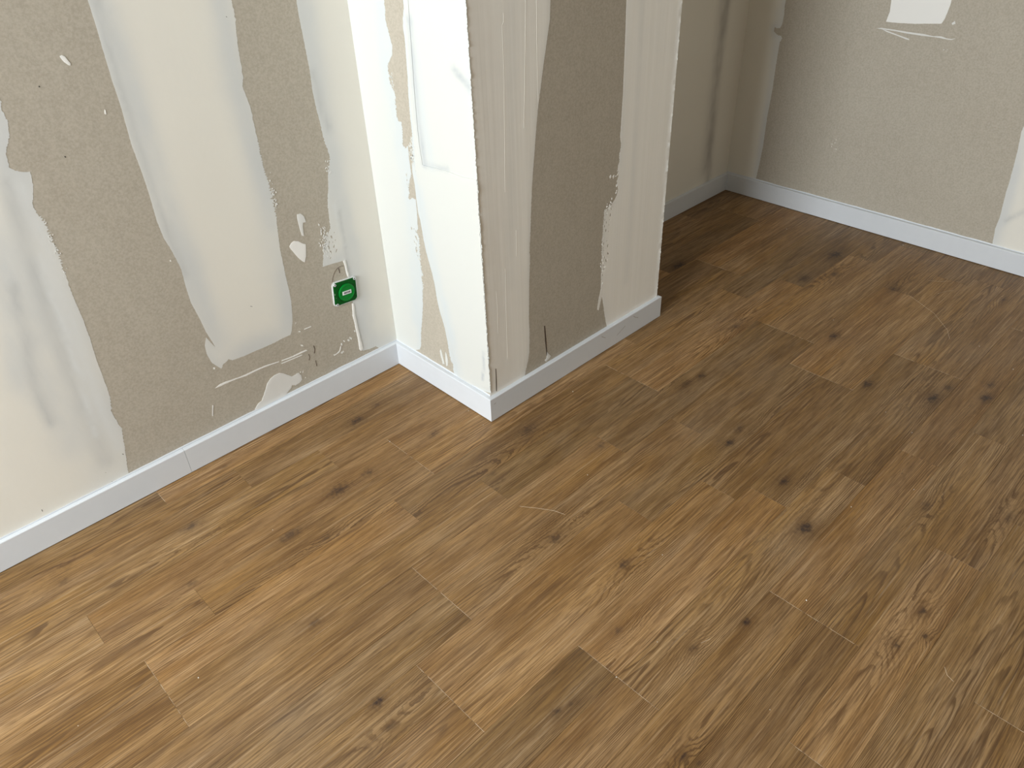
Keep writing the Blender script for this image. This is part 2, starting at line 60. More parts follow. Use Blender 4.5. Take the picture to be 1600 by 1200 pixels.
 ('R', 'plaster_fleck', '', [(-0.69606, 0.73654, 0.00038), (-0.7039, 0.74301, 0.00037), (-0.70788, 0.73603, 0.00037), (-0.69952, 0.73133, 0.00038)], {'c': 'g'}),
]
SPECKS = [('L', [-0.1585, 0.452], [0.0107, 0.0356], 70, 0.00285, 'g'), ('L', [-0.2669, 0.6107], [0.0047, 0.0347], 26, 0.00237, 'g'), ('L', [-0.1133, 0.6332], [0.005, 0.0234], 14, 0.00217, 'g'), ('L', [-0.7455, 0.6541], [0.0073, 0.0486], 22, 0.00158, 'g'), ('P', [-0.1222, 0.8387], [0.0056, 0.026], 20, 0.0026, 'p'), ('P', [-0.1242, 0.7779], [0.0038, 0.0191], 10, 0.00229, 'p'), ('P', [-0.1671, 0.6718], [0.0079, 0.0316], 44, 0.00335, 'p'), ('P', [-0.1343, 0.6007], [0.0041, 0.0186], 10, 0.00269, 'p'), ('P', [-0.1447, 0.428], [0.0067, 0.0402], 30, 0.00335, 'p'), ('P', [-0.1512, 0.3568], [0.0046, 0.0413], 12, 0.00299, 'p'), ('F', [0.4699, 0.4592], [0.0111, 0.0133], 14, 0.00332, 'w'), ('F', [0.4546, 0.2978], [0.0047, 0.0707], 14, 0.00306, 'w'), ('F', [0.5013, 0.5068], [0.0044, 0.0352], 8, 0.00286, 'w'), ('R', [-0.7074, 0.6563], [0.0135, 0.0058], 12, 0.00173, 'g'), ('R', [-0.4019, 0.2794], [0.0193, 0.0193], 9, 0.00193, 'w'), ('L', [-0.3061, 0.1157], [0.0078, 0.0097], 12, 0.00194, 'w'), ('L', [-0.3136, 0.2516], [0.0457, 0.0256], 6, 0.00128, 'w')]
HOLES = [('next to the pillar', [-0.143, 0.4429], [0.0108, 0.027], 40, 0.00432), ('outer corner of the pillar', [-0.1797, 0.6747], [0.0059, 0.0235], 16, 0.00587), ('beside the inner corner', [-0.138, 0.4348], [0.0089, 0.0312], 26, 0.00714), ('beside the inner corner', [-0.1365, 0.6126], [0.0041, 0.0103], 5, 0.00494), ('beside the inner corner', [-0.1203, 0.8412], [0.0037, 0.0223], 10, 0.00408), ('right edge of the pillar front', [0.4724, 0.4161], [0.0113, 0.0316], 26, 0.00542), ('right edge of the pillar front', [0.467, 0.3227], [0.0094, 0.0422], 12, 0.00562), ('right edge of the pillar front', [0.4585, 0.2764], [0.0048, 0.019], 5, 0.00357)]
STREAKS = [('L', [[-0.7806, 0.7897], [-0.7942, 0.6515], [-0.8087, 0.4826], [-0.8194, 0.2884], [-0.8214, 0.1397]], 0.0181, 'dg', 0.75), ('L', [[-0.8392, 0.6684], [-0.8469, 0.5599], [-0.8649, 0.3823], [-0.8576, 0.22]], 0.0426, 'g2', 0.7), ('L', [[-0.7608, 0.7837], [-0.7592, 0.6659], [-0.7717, 0.4966], [-0.7858, 0.3051], [-0.7861, 0.1564]], 0.0131, 'lg', 0.6), ('L', [[-0.8365, 0.7578], [-0.8484, 0.645], [-0.8764, 0.5141], [-0.9066, 0.4046]], 0.027, 'g2', 0.6), ('L', [[-0.8427, 0.6011], [-0.8561, 0.5047], [-0.8839, 0.3925], [-0.8857, 0.2914]], 0.0118, 'dg', 0.6), ('L', [[-0.7787, 0.6457], [-0.7882, 0.504], [-0.7999, 0.3815], [-0.8175, 0.2141]], 0.0069, 'lg', 0.9), ('L', [[-0.5221, 1.0633], [-0.5301, 0.9542], [-0.5289, 0.8456], [-0.5297, 0.7206], [-0.5261, 0.6118], [-0.5186, 0.5002]], 0.0092, 'dg', 0.75), ('L', [[-0.507, 1.0397], [-0.5049, 0.9376], [-0.5064, 0.8145], [-0.5065, 0.7067], [-0.5049, 0.6194], [-0.5007, 0.5093], [-0.4988, 0.4085], [-0.4995, 0.3202]], 0.021, 'g2', 0.75), ('L', [[-0.2855, 1.0293], [-0.2938, 0.9212], [-0.2926, 0.8428], [-0.2909, 0.731], [-0.2859, 0.6553], [-0.2881, 0.5453]], 0.0191, 'g2', 0.7), ('L', [[-0.2942, 0.411], [-0.3007, 0.3223], [-0.3183, 0.2635]], 0.016, 'g2', 0.6), ('L', [[-0.0951, 0.9765], [-0.1045, 0.8579], [-0.1056, 0.7725], [-0.0981, 0.6797], [-0.0933, 0.5649], [-0.0857, 0.4221]], 0.023, 'g2', 0.85), ('L', [[-0.1108, 0.8523], [-0.1051, 0.8158], [-0.1004, 0.7639], [-0.0908, 0.724]], 0.0111, 'dg', 0.6), ('L', [[-0.098, 0.3897], [-0.0892, 0.2707], [-0.083, 0.1863], [-0.0783, 0.0874]], 0.037, 'g2', 0.8), ('L', [[-0.1047, 0.5175], [-0.1014, 0.4549], [-0.1017, 0.3911], [-0.1019, 0.3152]], 0.0047, 'dg', 0.8), ('L', [[-0.1141, 0.5377], [-0.1093, 0.4842], [-0.108, 0.4211]], 0.0045, 'lg', 0.8), ('L', [[-0.1071, 0.1971], [-0.1042, 0.1539], [-0.1053, 0.1115]], 0.0103, 'dg', 0.5), ('L', [[-0.4162, 0.101], [-0.382, 0.1243], [-0.3435, 0.0824]], 0.0094, 'g2', 0.5), ('P', [[-0.1101, 0.9984], [-0.1023, 0.8798], [-0.1184, 0.7251], [-0.1393, 0.5726], [-0.1285, 0.3954], [-0.1042, 0.1912]], 0.0293, 'pb', 0.8), ('P', [[-0.2141, 0.9719], [-0.2112, 0.869], [-0.208, 0.7578], [-0.2134, 0.6627]], 0.0093, 'pg', 0.9), ('P', [[-0.2338, 0.9741], [-0.2246, 0.7611], [-0.2375, 0.6669]], 0.0165, 'pb', 0.7), ('P', [[-0.2104, 0.6589], [-0.2507, 0.6625], [-0.2969, 0.6692]], 0.0057, 'pg', 0.7), ('P', [[-0.1786, 0.5831], [-0.1926, 0.4697], [-0.2263, 0.3186], [-0.2511, 0.212], [-0.2631, 0.0936]], 0.0203, 'pb', 0.9), ('P', [[-0.3438, 0.8919], [-0.3569, 0.8838], [-0.3792, 0.8698], [-0.3922, 0.8618]], 0.008, 'pg', 0.8), ('P', [[-0.3808, 0.2097], [-0.3765, 0.158], [-0.3684, 0.1193]], 0.0036, 'pg', 0.9), ('F', [[0.0376, 1.0222], [0.0439, 0.7733], [0.0517, 0.469], [0.0592, 0.0898]], 0.048, 'ft', 0.7), ('F', [[0.1375, 1.0078], [0.125, 0.7531], [0.0993, 0.3634]], 0.0149, 'fg', 0.45), ('F', [[0.5656, 0.9463], [0.5702, 0.7237], [0.5726, 0.4669], [0.5674, 0.1918]], 0.0115, 'fg', 0.7), ('F', [[0.5217, 0.9526], [0.5282, 0.7329], [0.5286, 0.5688], [0.4956, 0.2619], [0.4914, 0.0939]], 0.0173, 'fl', 0.5), ('F', [[0.202, 0.9986], [0.2099, 0.9229], [0.2119, 0.8302]], 0.0079, 'fl', 0.6), ('A', [[1.6195, 0.7542], [1.6117, 0.6047], [1.6132, 0.42], [1.6204, 0.1931], [1.6344, 0.0548]], 0.0231, 'dk', 0.55), ('A', [[1.59, 0.7584], [1.5963, 0.5402], [1.5927, 0.3521], [1.5982, 0.1466]], 0.0334, 'dk', 0.35), ('R', [[-1.0128, 0.3479], [-1.0206, 0.2639], [-1.0281, 0.1536]], 0.0119, 'g2', 0.6), ('R', [[-1.0357, 0.1673], [-1.0756, 0.2128], [-1.1543, 0.2025]], 0.0079, 'dg', 0.6), ('R', [[-0.0934, 0.7018], [-0.1075, 0.4801], [-0.1123, 0.1842]], 0.0149, 'g2', 0.5)]
CRUMBS = [(-0.9143, -0.5619, 0.0013, 'brightest white crumb near the bottom left corner of the floor'), (-1.1149, -0.4958, 0.0008, 'tiny white crumb closest to the bottom left corner of the floor'), (0.0454, -1.2928, 0.0014, 'brightest white crumb on the floor at the lower right'), (-0.2178, -1.3659, 0.0008, 'small white crumb on the floor, lowest in the photo right of centre'), (1.5822, -0.371, 0.0012, 'bright crumb in the alcove, the right one of two'), (1.546, -0.277, 0.0009, 'dim crumb in the alcove, the left one of two'), (1.1389, -0.5816, 0.0008, 'small crumb on the dark floor right of the pillar end'), (1.0855, -0.8159, 0.0009, 'small crumb on the floor above a round dark knot'), (1.4813, -0.8007, 0.0008, 'small crumb beside a dark streak below the right baseboard'), (1.7348, -0.7515, 0.0013, 'white crumb on the floor touching the right baseboard'), (1.2318, -1.1963, 0.001, 'white crumb alone on the floor below the right end of the baseboard'), (0.7462, -1.1374, 0.0009, 'crumb on the floor left below two dark knots at the right'), (0.7095, -1.2222, 0.0011, 'flattish white crumb just left of two dark knots'), (0.5081, -1.3128, 0.0011, 'white crumb at the edge of a plank, right of the knots'), (0.3555, -1.2347, 0.0011, 'white crumb above the purple-black knot at the right'), (0.0213, -0.7261, 0.001, 'white crumb on the plank right below the pillar, floor centre'), (-0.0587, -1.0111, 0.001, 'small white crumb on the floor right of the centre'), (-0.2437, -1.1369, 0.0008, 'tiny crumb just above the end joint in the lower middle'), (-0.3584, -1.1289, 0.0012, 'white crumb caught in the open end joint in the lower middle'), (1.1737, -1.3079, 0.0013, 'elongated white crumb at the right edge of the photo, upper floor'), (-0.2374, -0.2685, 0.0011, 'crumb at the top of the end joint left of the pillar corner'), (0.8864, -1.4252, 0.0012, 'pale crumb cut by the right edge of the photo'), (-0.6157, -0.3238, 0.0009, 'tiny crumb on the floor left of a large dark knot'), (-0.0229, -0.3965, 0.0008, 'tiny crumb touching the foot of the pillar corner'), (-0.0091, -0.322, 0.0009, 'tiny crumb by the left pillar baseboard near its corner'), (0.2503, -0.4715, 0.0013, 'flat white crumb on the floor below the pillar baseboard')]
BBMARKS = [[[0.5997, 0.0639], [0.61, 0.0547], [0.6231, 0.0488]], [[0.5225, 0.0306], [0.5402, 0.0384], [0.5609, 0.0472]], [[0.4495, 0.0605], [0.4678, 0.0473]], [[0.0125, 0.0537], [0.0196, 0.0561]]]
FSCR = [[[-0.169, -0.6818], [-0.1445, -0.7166], [-0.1237, -0.7504], [-0.1153, -0.777]], [[0.0832, -1.5503], [0.069, -1.5605], [0.0638, -1.5739]], [[1.3923, -0.92], [1.3329, -1.0241], [1.2622, -1.0929], [1.2133, -1.1195]], [[1.5313, -0.9247], [1.5475, -0.9561], [1.5769, -0.982]], [[1.4617, -0.9842], [1.4963, -0.9971], [1.5169, -1.0135]], [[-0.1876, -1.1986], [-0.1662, -1.2061]]]
KNOTS = [[-0.2449, -0.1318, 0.0199, 1], [-0.1678, -0.1144, 0.016, 0.6], [-0.1376, -0.3289, 0.0212, 0.6], [-0.4326, -0.3237, 0.03, 0.9], [-0.3471, -0.3241, 0.0194, 0.7], [-0.5931, -0.3674, 0.0273, 0.7], [-0.5422, -0.4345, 0.0135, 0.5], [-0.3691, -0.4903, 0.0125, 0.4], [0.3594, -0.9094, 0.0161, 1.2], [0.4245, -0.8963, 0.0207, 0.6], [0.8334, -1.0453, 0.0206, 1], [0.8906, -1.2017, 0.0241, 1.1], [0.9647, -1.2129, 0.018, 0.7], [0.9842, -1.302, 0.0218, 1], [1.0533, -1.2907, 0.0158, 0.7], [0.224, -1.1921, 0.0247, 1.2], [0.3269, -1.0809, 0.0201, 0.9], [0.4764, -1.3554, 0.0171, 0.6], [-0.0854, -1.2337, 0.0124, 1.3], [-0.2074, -1.1947, 0.0106, 0.9], [-0.1854, -0.8121, 0.0198, 0.7], [-0.1345, -0.966, 0.0187, 0.8], [-0.7034, -0.8491, 0.016, 1.2], [-0.7156, -0.9041, 0.0106, 0.5], [-0.6883, -0.6149, 0.0157, 0.6], [-0.819, -0.3368, 0.014, 0.5], [-1.0127, -0.1262, 0.0126, 0.5], [1.0648, -0.2426, 0.0332, 1.2], [0.0438, -0.4988, 0.0296, 0.7], [-0.4869, -1.0968, 0.0107, 0.8], [-0.4556, -1.1073, 0.0121, 0.6], [0.0671, -1.4664, 0.0118, 0.9], [0.1792, -1.4692, 0.0111, 1], [0.1255, -1.4977, 0.0066, 0.8], [1.504, -0.608, 0.0336, 1], [1.2719, -0.6157, 0.0281, 0.8], [1.3686, -0.675, 0.0189, 0.8], [1.0022, -0.8628, 0.0236, 1], [0.5571, -0.6886, 0.0167, 0.8], [0.4943, -0.6804, 0.0234, 0.6], [-0.7413, -0.1752, 0.021, 0.7], [0.5621, -1.5032, 0.0165, 0.5], [1.3952, -0.8658, 0.0239, 0.7], [-0.5867, -0.0402, 0.014, 0.4], [-0.3958, -1.3069, 0.0088, 0.9], [-0.3868, -1.3318, 0.0076, 0.8], [-0.2425, -0.1344, 0.0154, 0.5], [-0.2767, -1.0649, 0.0123, 0.6], [0.8505, -0.615, 0.0245, 0.6], [-0.1356, -0.554, 0.0115, 0.4], [1.562, -1.1511, 0.0143, 0.6], [0.131, -0.678, 0.0182, 0.6]]
BOX = [[-0.1642, 0.3347], [-0.0951, 0.329], [-0.0962, 0.2616], [-0.1648, 0.2671]]
JOINTX = -0.6563
STROKES = [([[-0.1607, 0.3371], [-0.156, 0.3504], [-0.1476, 0.3621], [-0.1381, 0.3696], [-0.1278, 0.3712], [-0.1192, 0.3689]], 0.0004, 'cut'), ([[-0.1344, 0.3682], [-0.1339, 0.3605], [-0.1337, 0.3538]], 0.0012, 'cut'), ([[-0.9782, 0.0968], [-0.9784, 0.0909]], 0.0012, 'nick'), ([[-0.3924, 0.3649], [-0.3879, 0.3621]], 0.001, 'nick'), ([[-0.7836, 0.1371], [-0.7817, 0.1339]], 0.0011, 'nick'), ([[-0.6665, 0.9427], [-0.6655, 0.9408]], 0.0009, 'nick'), ([[-0.6679, 0.814], [-0.6671, 0.8113]], 0.0009, 'nick'), ([[-0.2827, 0.9987], [-0.2811, 0.9967]], 0.0009, 'nick'), ([[-0.8278, 0.0796], [-0.8269, 0.078]], 0.0007, 'nick'), ([[-0.8321, 0.1109], [-0.8315, 0.1095]], 0.0007, 'cut'), ([[-0.2514, 0.182], [-0.2502, 0.1691], [-0.2544, 0.1587]], 0.0012, 'cut'), ([[-0.2711, 0.1649], [-0.2696, 0.1538], [-0.2735, 0.1453]], 0.0008, 'cut'), ([[-0.2553, 0.1361], [-0.2553, 0.1171]], 0.0009, 'cut'), ([[-0.1066, 0.0924], [-0.0849, 0.0884], [-0.0624, 0.0874]], 0.0013, 'board')]
RIDGES = [([[0.1113, 0.9881], [0.1112, 0.9715], [0.1063, 0.9651], [0.1067, 0.9408], [0.106, 0.8654], [0.1019, 0.7589], [0.0957, 0.6143]], 0.0007), ([[0.0849, 0.4222], [0.0814, 0.2787], [0.0797, 0.1619]], 0.0005), ([[0.2077, 0.9977], [0.2069, 0.9234], [0.2067, 0.8715], [0.2075, 0.8174], [0.209, 0.7894]], 0.0006), ([[0.0518, 0.3741], [0.0532, 0.3284], [0.0508, 0.2547]], 0.0005), ([[0.1259, 0.5087], [0.124, 0.4418]], 0.0005), ([[0.1758, 1.0023], [0.1704, 0.9044], [0.1647, 0.7994], [0.1607, 0.7443]], 0.0005)]
MARKS = {'nick': [[-0.9788, 0.0952], [-0.9779, 0.0905]]}

scene = bpy.context.scene
COL = scene.collection
rnd = random.Random(7)
WX, BY, CZ = -3.4, -3.9, 2.5          # window wall, back wall, ceiling
WL, WP, WF, WA, WR = TB, TB, -D + TB, Y2 + TB, X3 + TB   # finished wall planes (behind the baseboards)

# ------------------------------------------------------------------ camera, light, exposure
cam_d = bpy.data.cameras.new('camera')
cam = bpy.data.objects.new('camera', cam_d); COL.objects.link(cam)
r, u, f = (Vector(CAM[k]) for k in ('right', 'up', 'fwd'))
cam.matrix_world = Matrix(((r.x, u.x, -f.x, CAM['loc'][0]), (r.y, u.y, -f.y, CAM['loc'][1]), (r.z, u.z, -f.z, CAM['loc'][2]), (0, 0, 0, 1)))
cam_d.sensor_width = 36; cam_d.lens = CAM['f'] / 1600 * 36; cam_d.clip_start = .02
scene.camera = cam

world = bpy.data.worlds.new('daylight'); scene.world = world; world.use_nodes = True
bg = world.node_tree.nodes['Background']; bg.inputs[0].default_value = (.80, .90, 1, 1); bg.inputs[1].default_value = 2.0

WIN = dict(y0=-1.75, y1=-.25, z0=.9, z1=2.3)
def area(name, loc, rot, sx, sy, power, col):
    l = bpy.data.lights.new(name, 'AREA'); l.shape = 'RECTANGLE'; l.size = sx; l.size_y = sy; l.energy = power; l.color = col
    o = bpy.data.objects.new(name, l); COL.objects.link(o); o.location = loc; o.rotation_euler = rot; return o
area('window_daylight', (WX - .02, (WIN['y0'] + WIN['y1']) / 2, (WIN['z0'] + WIN['z1']) / 2), (0, -math.pi / 2, 0),
     WIN['z1'] - WIN['z0'], WIN['y1'] - WIN['y0'], 152, (.92, .975, 1))

scene.view_settings.view_transform = 'Standard'; scene.view_settings.look = 'None'
scene.view_settings.gamma = 1; scene.view_settings.use_curve_mapping = False
scene.view_settings.exposure = 0.0

# ------------------------------------------------------------------ node helpers
class NT:
    def __init__(s, name):
        s.m = bpy.data.materials.new(name); s.m.use_nodes = True; s.t = s.m.node_tree; s.n = s.t.nodes; s.n.clear()
        s.out = s.n.new('ShaderNodeOutputMaterial'); s.b = s.n.new('ShaderNodeBsdfPrincipled'); s.t.links.new(s.b.outputs[0], s.out.inputs[0])
    def put(s, sock, v):
        if hasattr(v, 'is_linked') or hasattr(v, 'links'): s.t.links.new(v, sock)
        elif v is not None:
            try: sock.default_value = v
            except Exception: sock.default_value = (*v, 1)
    def math(s, op, a, b=None, c=None, clamp=False):
        n = s.n.new('ShaderNodeMath'); n.operation = op; n.use_clamp = clamp
        s.put(n.inputs[0], a)
        if b is not None: s.put(n.inputs[1], b)
        if c is not None: s.put(n.inputs[2], c)
        return n.outputs[0]
    def vec(s, x, y, z=0.0):
        n = s.n.new('ShaderNodeCombineXYZ'); s.put(n.inputs[0], x); s.put(n.inputs[1], y); s.put(n.inputs[2], z); return n.outputs[0]
    def sep(s, v):
        n = s.n.new('ShaderNodeSeparateXYZ'); s.put(n.inputs[0], v); return n.outputs
    def noise(s, v, scale=1, detail=2, rough=.5, dist=0):
        n = s.n.new('ShaderNodeTexNoise'); s.put(n.inputs['Vector'], v); n.inputs['Scale'].default_value = scale
        n.inputs['Detail'].default_value = detail; n.inputs['Roughness'].default_value = rough; n.inputs['Distortion'].default_value = dist
        return n.outputs[0]
    def ramp(s, v, stops, interp='LINEAR'):
        n = s.n.new('ShaderNodeValToRGB'); s.put(n.inputs[0], v); cr = n.color_ramp; cr.interpolation = interp
        while len(cr.elements) < len(stops): cr.elements.new(.5)
        for e, (p, c) in zip(cr.elements, stops):
            e.position = p; e.color = (*c, 1) if not isinstance(c, (int, float)) else (c, c, c, 1)
        return n.outputs[0]
    def mix(s, fac, a, b, mode='MIX'):
        n = s.n.new('ShaderNodeMix'); n.data_type = 'RGBA'; n.blend_type = mode; s.put(n.inputs[0], fac)
        s.put(n.inputs[6], a if not isinstance(a, tuple) else (*a, 1)); s.put(n.inputs[7], b if not isinstance(b, tuple) else (*b, 1)); return n.outputs[2]
    def attr(s, name):
        n = s.n.new('ShaderNodeAttribute'); n.attribute_name = name; return n
    def pos(s):
        return s.n.new('ShaderNodeTexCoord').outputs['Object']
    def bump(s, h, strength, dist):
        n = s.n.new('ShaderNodeBump'); n.inputs['Strength'].default_value = strength; n.inputs['Distance'].default_value = dist
        s.put(n.inputs['Height'], h); s.t.links.new(n.outputs[0], s.b.inputs['Normal'])
    def base(s, c, rough=.6, spec=.5, metal=0):
        s.put(s.b.inputs['Base Color'], c if not isinstance(c, tuple) else (*c, 1)); s.put(s.b.inputs['Roughness'], rough)
        s.b.inputs['Specular IOR Level'].default_value = spec; s.b.inputs['Metallic'].default_value = metal

def srgb(r, g, b):
    return tuple((c / 255 / 12.92 if c / 255 <= .04045 else ((c / 255 + .055) / 1.055) ** 2.4) for c in (r, g, b))

def mat_plain(name, col, rough=.5, spec=.5, metal=0, var=0.0, scale=40):
    k = NT(name)
    if var:
        n = k.noise(k.pos(), scale, 3)
        k.base(k.mix(n, tuple(c * (1 - var) for c in col), tuple(min(1, c * (1 + var)) for c in col)), rough, spec, metal)
    else: k.base(col, rough, spec, metal)
    return k.m

def mat_board():
    k = NT('plasterboard_paper'); p = k.pos()
    x, y, z = k.sep(p)
    n1 = k.noise(p, 190, 3, .65); n2 = k.noise(p, 5, 3, .5); n3 = k.noise(k.vec(k.math('MULTIPLY', x, 1.0), y, k.math('MULTIPLY', z, .35)), 60, 3, .6)
    c = k.mix(n2, (.425, .38, .312), (.455, .415, .345))
    c = k.mix(k.ramp(n1, [(.35, 0.0), (.65, 1.0)]), k.mix(.14, c, (.2, .17, .13)), k.mix(.12, c, (.8, .76, .68)))
    c = k.mix(k.math('MULTIPLY', k.ramp(n3, [(.4, 0.0), (.7, 1.0)]), .10), c, (.62, .57, .48))
    k.base(c, .85, .25); k.bump(n1, .15, .0006); return k.m

def mat_plaster(name, trowel=False):
    k = NT(name); p = k.pos(); x, y, z = k.sep(p)
    a = k.attr('albedo').outputs['Color']
    n2 = k.noise(p, 9, 4, .55); n1 = k.noise(p, 70, 3, .5)
    c = k.mix(k.math('MULTIPLY', k.ramp(n2, [(.3, 0.0), (.7, 1.0)]), .06), a, (.60, .60, .60))
    if trowel:
        st = k.noise(k.vec(k.math('MULTIPLY', k.math('ADD', x, y), 130), k.math('MULTIPLY', z, 1.6), 3.0), 1, 4, .6)
        st2 = k.noise(k.vec(k.math('MULTIPLY', k.math('ADD', x, y), 45), k.math('MULTIPLY', z, .7), 9.0), 1, 2, .5)
        c = k.mix(k.math('MULTIPLY', k.ramp(st2, [(.3, 0.0), (.7, 1.0)]), .10), c, (.60, .57, .50))
        k.base(c, .6, .3); k.bump(k.math('ADD', st, k.math('MULTIPLY', st2, 1.5)), .25, .001)
    else:
        sw = k.noise(k.vec(k.math('MULTIPLY', k.math('ADD', x, y), 26), k.math('MULTIPLY', z, 5), 3.0), 1, 3, .5)
        k.base(c, .62, .3); k.bump(k.math('ADD', n1, k.math('MULTIPLY', sw, 1.5)), .18, .001)
    return k.m

def mat_paint():
    k = NT('baseboard_white_paint'); p = k.pos()
    n = k.noise(p, 30, 3, .5); s = k.noise(p, 420, 2, .5)
    c = k.mix(n, (.655, .685, .725), (.69, .72, .76))
    c = k.mix(k.ramp(s, [(.74, 0.0), (.78, .35)]), c, (.45, .42, .38))
    k.base(c, .38, .5); k.bump(n, .05, .001); return k.m

def mat_wood():
    k = NT('oak_laminate'); p = k.pos(); x, y, z = k.sep(p)
    par = k.attr('grain').outputs['Vector']       # seed, crown offset, ring density
    seed, v0, dens = k.sep(par)
    tone = k.attr('tone').outputs['Color']
    centre = k.attr('centre').outputs['Fac']
    v = k.math('SUBTRACT', y, centre)
    sx = k.math('ADD', x, k.math('MULTIPLY', seed, 13.7))
    # swirl around the knots
    F = None; core = None; halo = None
    ks = k.sep(k.attr('knot_strength').outputs['Vector'])
    for i in (1, 2, 3):
        kx, ky, kr = k.sep(k.attr('knot%d' % i).outputs['Vector'])
        dx = k.math('DIVIDE', k.math('SUBTRACT', x, kx), 1.7); dy = k.math('SUBTRACT', y, ky)
        wob = k.math('MULTIPLY', k.noise(k.vec(x, y, seed), 120, 3), 1.3)
        d2 = k.math('ADD', k.math('MULTIPLY', dx, dx), k.math('MULTIPLY', dy, dy))
        q = k.math('DIVIDE', k.math('SQRT', d2), k.math('MAXIMUM', kr, .0004))
        q = k.math('ADD', q, k.math('SUBTRACT', wob, .62))
        g = k.math('MULTIPLY', k.math('EXPONENT', k.math('MULTIPLY', k.math('MULTIPLY', q, q), -.16)), k.math('GREATER_THAN', kr, .001))
        c = k.math('MULTIPLY', k.math('EXPONENT', k.math('MULTIPLY', k.math('MULTIPLY', q, q), -5.5)), ks[i - 1])
        h = k.math('MULTIPLY', k.math('EXPONENT', k.math('MULTIPLY', k.math('MULTIPLY', q, q), -.7)), ks[i - 1])
        F = g if F is None else k.math('MAXIMUM', F, g)
        core = c if core is None else k.math('MAXIMUM', core, c)
        halo = h if halo is None else k.math('MAXIMUM', halo, h)
    wlow = k.noise(k.vec(k.math('MULTIPLY', sx, 2.6), k.math('MULTIPLY', v, 16), seed), 1, 2, .5)
    wmid = k.noise(k.vec(k.math('MULTIPLY', sx, 11), k.math('MULTIPLY', v, 60), seed), 1, 2, .5)
    vv = k.math('SUBTRACT', v, v0)
    par2 = k.math('MULTIPLY', k.math('MULTIPLY', vv, vv), k.math('MULTIPLY', dens, 3200))
    ring = k.math('ADD', par2, k.math('MULTIPLY', sx, 4.5))
    ring = k.math('ADD', ring, k.math('MULTIPLY', wlow, 6.0))
    ring = k.math('ADD', ring, k.math('MULTIPLY', wmid, 1.1))
    ring = k.math('ADD', ring, k.math('MULTIPLY', F, 2.6))
    fr = k.math('FRACT', ring)
    line = k.ramp(fr, [(0.0, .15), (.45, .1), (.82, 1.0), (.93, .9), (1.0, .15)], 'EASE')
    patchy = k.noise(k.vec(k.math('MULTIPLY', sx, 3.2), k.math('MULTIPLY', v, 22), k.math('ADD', seed, 5.0)), 1, 3, .55)
    fine = k.noise(k.vec(k.math('MULTIPLY', sx, 14), k.math('MULTIPLY', v, 520), seed), 1, 3, .6)
    mid = k.noise(k.vec(k.math('MULTIPLY', sx, 5), k.math('MULTIPLY', v, 130), seed), 1, 3, .6)
    pores = k.noise(k.vec(k.math('MULTIPLY', sx, 45), k.math('MULTIPLY', v, 1100), seed), 1, 1, .5)
    hue = k.noise(k.vec(k.math('MULTIPLY', sx, 2.2), k.math('MULTIPLY', v, 16), k.math('ADD', seed, 9.0)), 1, 2, .5)
    c = k.mix(k.ramp(hue, [(.3, 0.0), (.7, 1.0)]), WOOD_A, WOOD_B)
    cloud = k.noise(k.vec(k.math('MULTIPLY', sx, 4.2), k.math('MULTIPLY', v, 34), k.math('ADD', seed, 21.0)), 1, 3, .6)
    c = k.mix(k.math('MULTIPLY', k.ramp(cloud, [(.46, 0.0), (.66, 1.0)]), .55), c, WOOD_F)
    c = k.mix(k.math('MULTIPLY', k.ramp(mid, [(.38, 0.0), (.66, 1.0)]), .5), c, WOOD_C)
    amp = k.math('MULTIPLY', k.ramp(patchy, [(.34, .10), (.62, .88)]), line)
    c = k.mix(amp, c, WOOD_D)
    c = k.mix(k.math('MULTIPLY', k.ramp(fine, [(.46, 0.0), (.62, 1.0)]), .6), c, WOOD_D)
    c = k.mix(k.math('MULTIPLY', k.ramp(pores, [(.60, 0.0), (.70, 1.0)]), .34), c, WOOD_E)
    thin = k.noise(k.vec(k.math('MULTIPLY', sx, 6.5), k.math('MULTIPLY', v, 250), k.math('ADD', seed, 4.0)), 1, 2, .6)
    c = k.mix(k.math('MULTIPLY', k.ramp(thin, [(.54, 0.0), (.64, 1.0)]), .42), c, WOOD_D)
    c = k.mix(k.math('MULTIPLY', k.ramp(thin, [(.30, 1.0), (.42, 0.0)]), .30), c, (.56, .40, .24))
    streak = k.noise(k.vec(k.math('MULTIPLY', sx, 3.6), k.math('MULTIPLY', v, 75), k.math('ADD', seed, 2.0)), 1, 2, .5)
    c = k.mix(k.math('MULTIPLY', k.ramp(streak, [(.66, 0.0), (.76, 1.0)]), .55), c, WOOD_D)
    c = k.mix(k.math('MULTIPLY', halo, .6), c, WOOD_D)
    c = k.mix(k.math('MULTIPLY', core, .92), c, WOOD_E)
    c = k.mix(1.0, c, tone, 'MULTIPLY')
    smudge = k.noise(p, 3.2, 4, .6)
    c = k.mix(k.math('MULTIPLY', k.ramp(smudge, [(.52, 0.0), (.75, 1.0)]), .10), c, (.42, .36, .29))
    k.base(c, k.math('ADD', .40, k.math('MULTIPLY', smudge, .14)), .35)
    k.bump(k.math('SUBTRACT', 1.0, k.math('ADD', k.math('MULTIPLY', fine, .5), k.math('MULTIPLY', amp, .4))), .12, .0005)
    return k.m

WOOD_A = (.430, .278, .142)
WOOD_B = (.345, .192, .062)
WOOD_C = (.225, .126, .049)
WOOD_D = (.100, .050, .019)
WOOD_F = (.165, .076, .016)
WOOD_E = (.030, .018, .016)

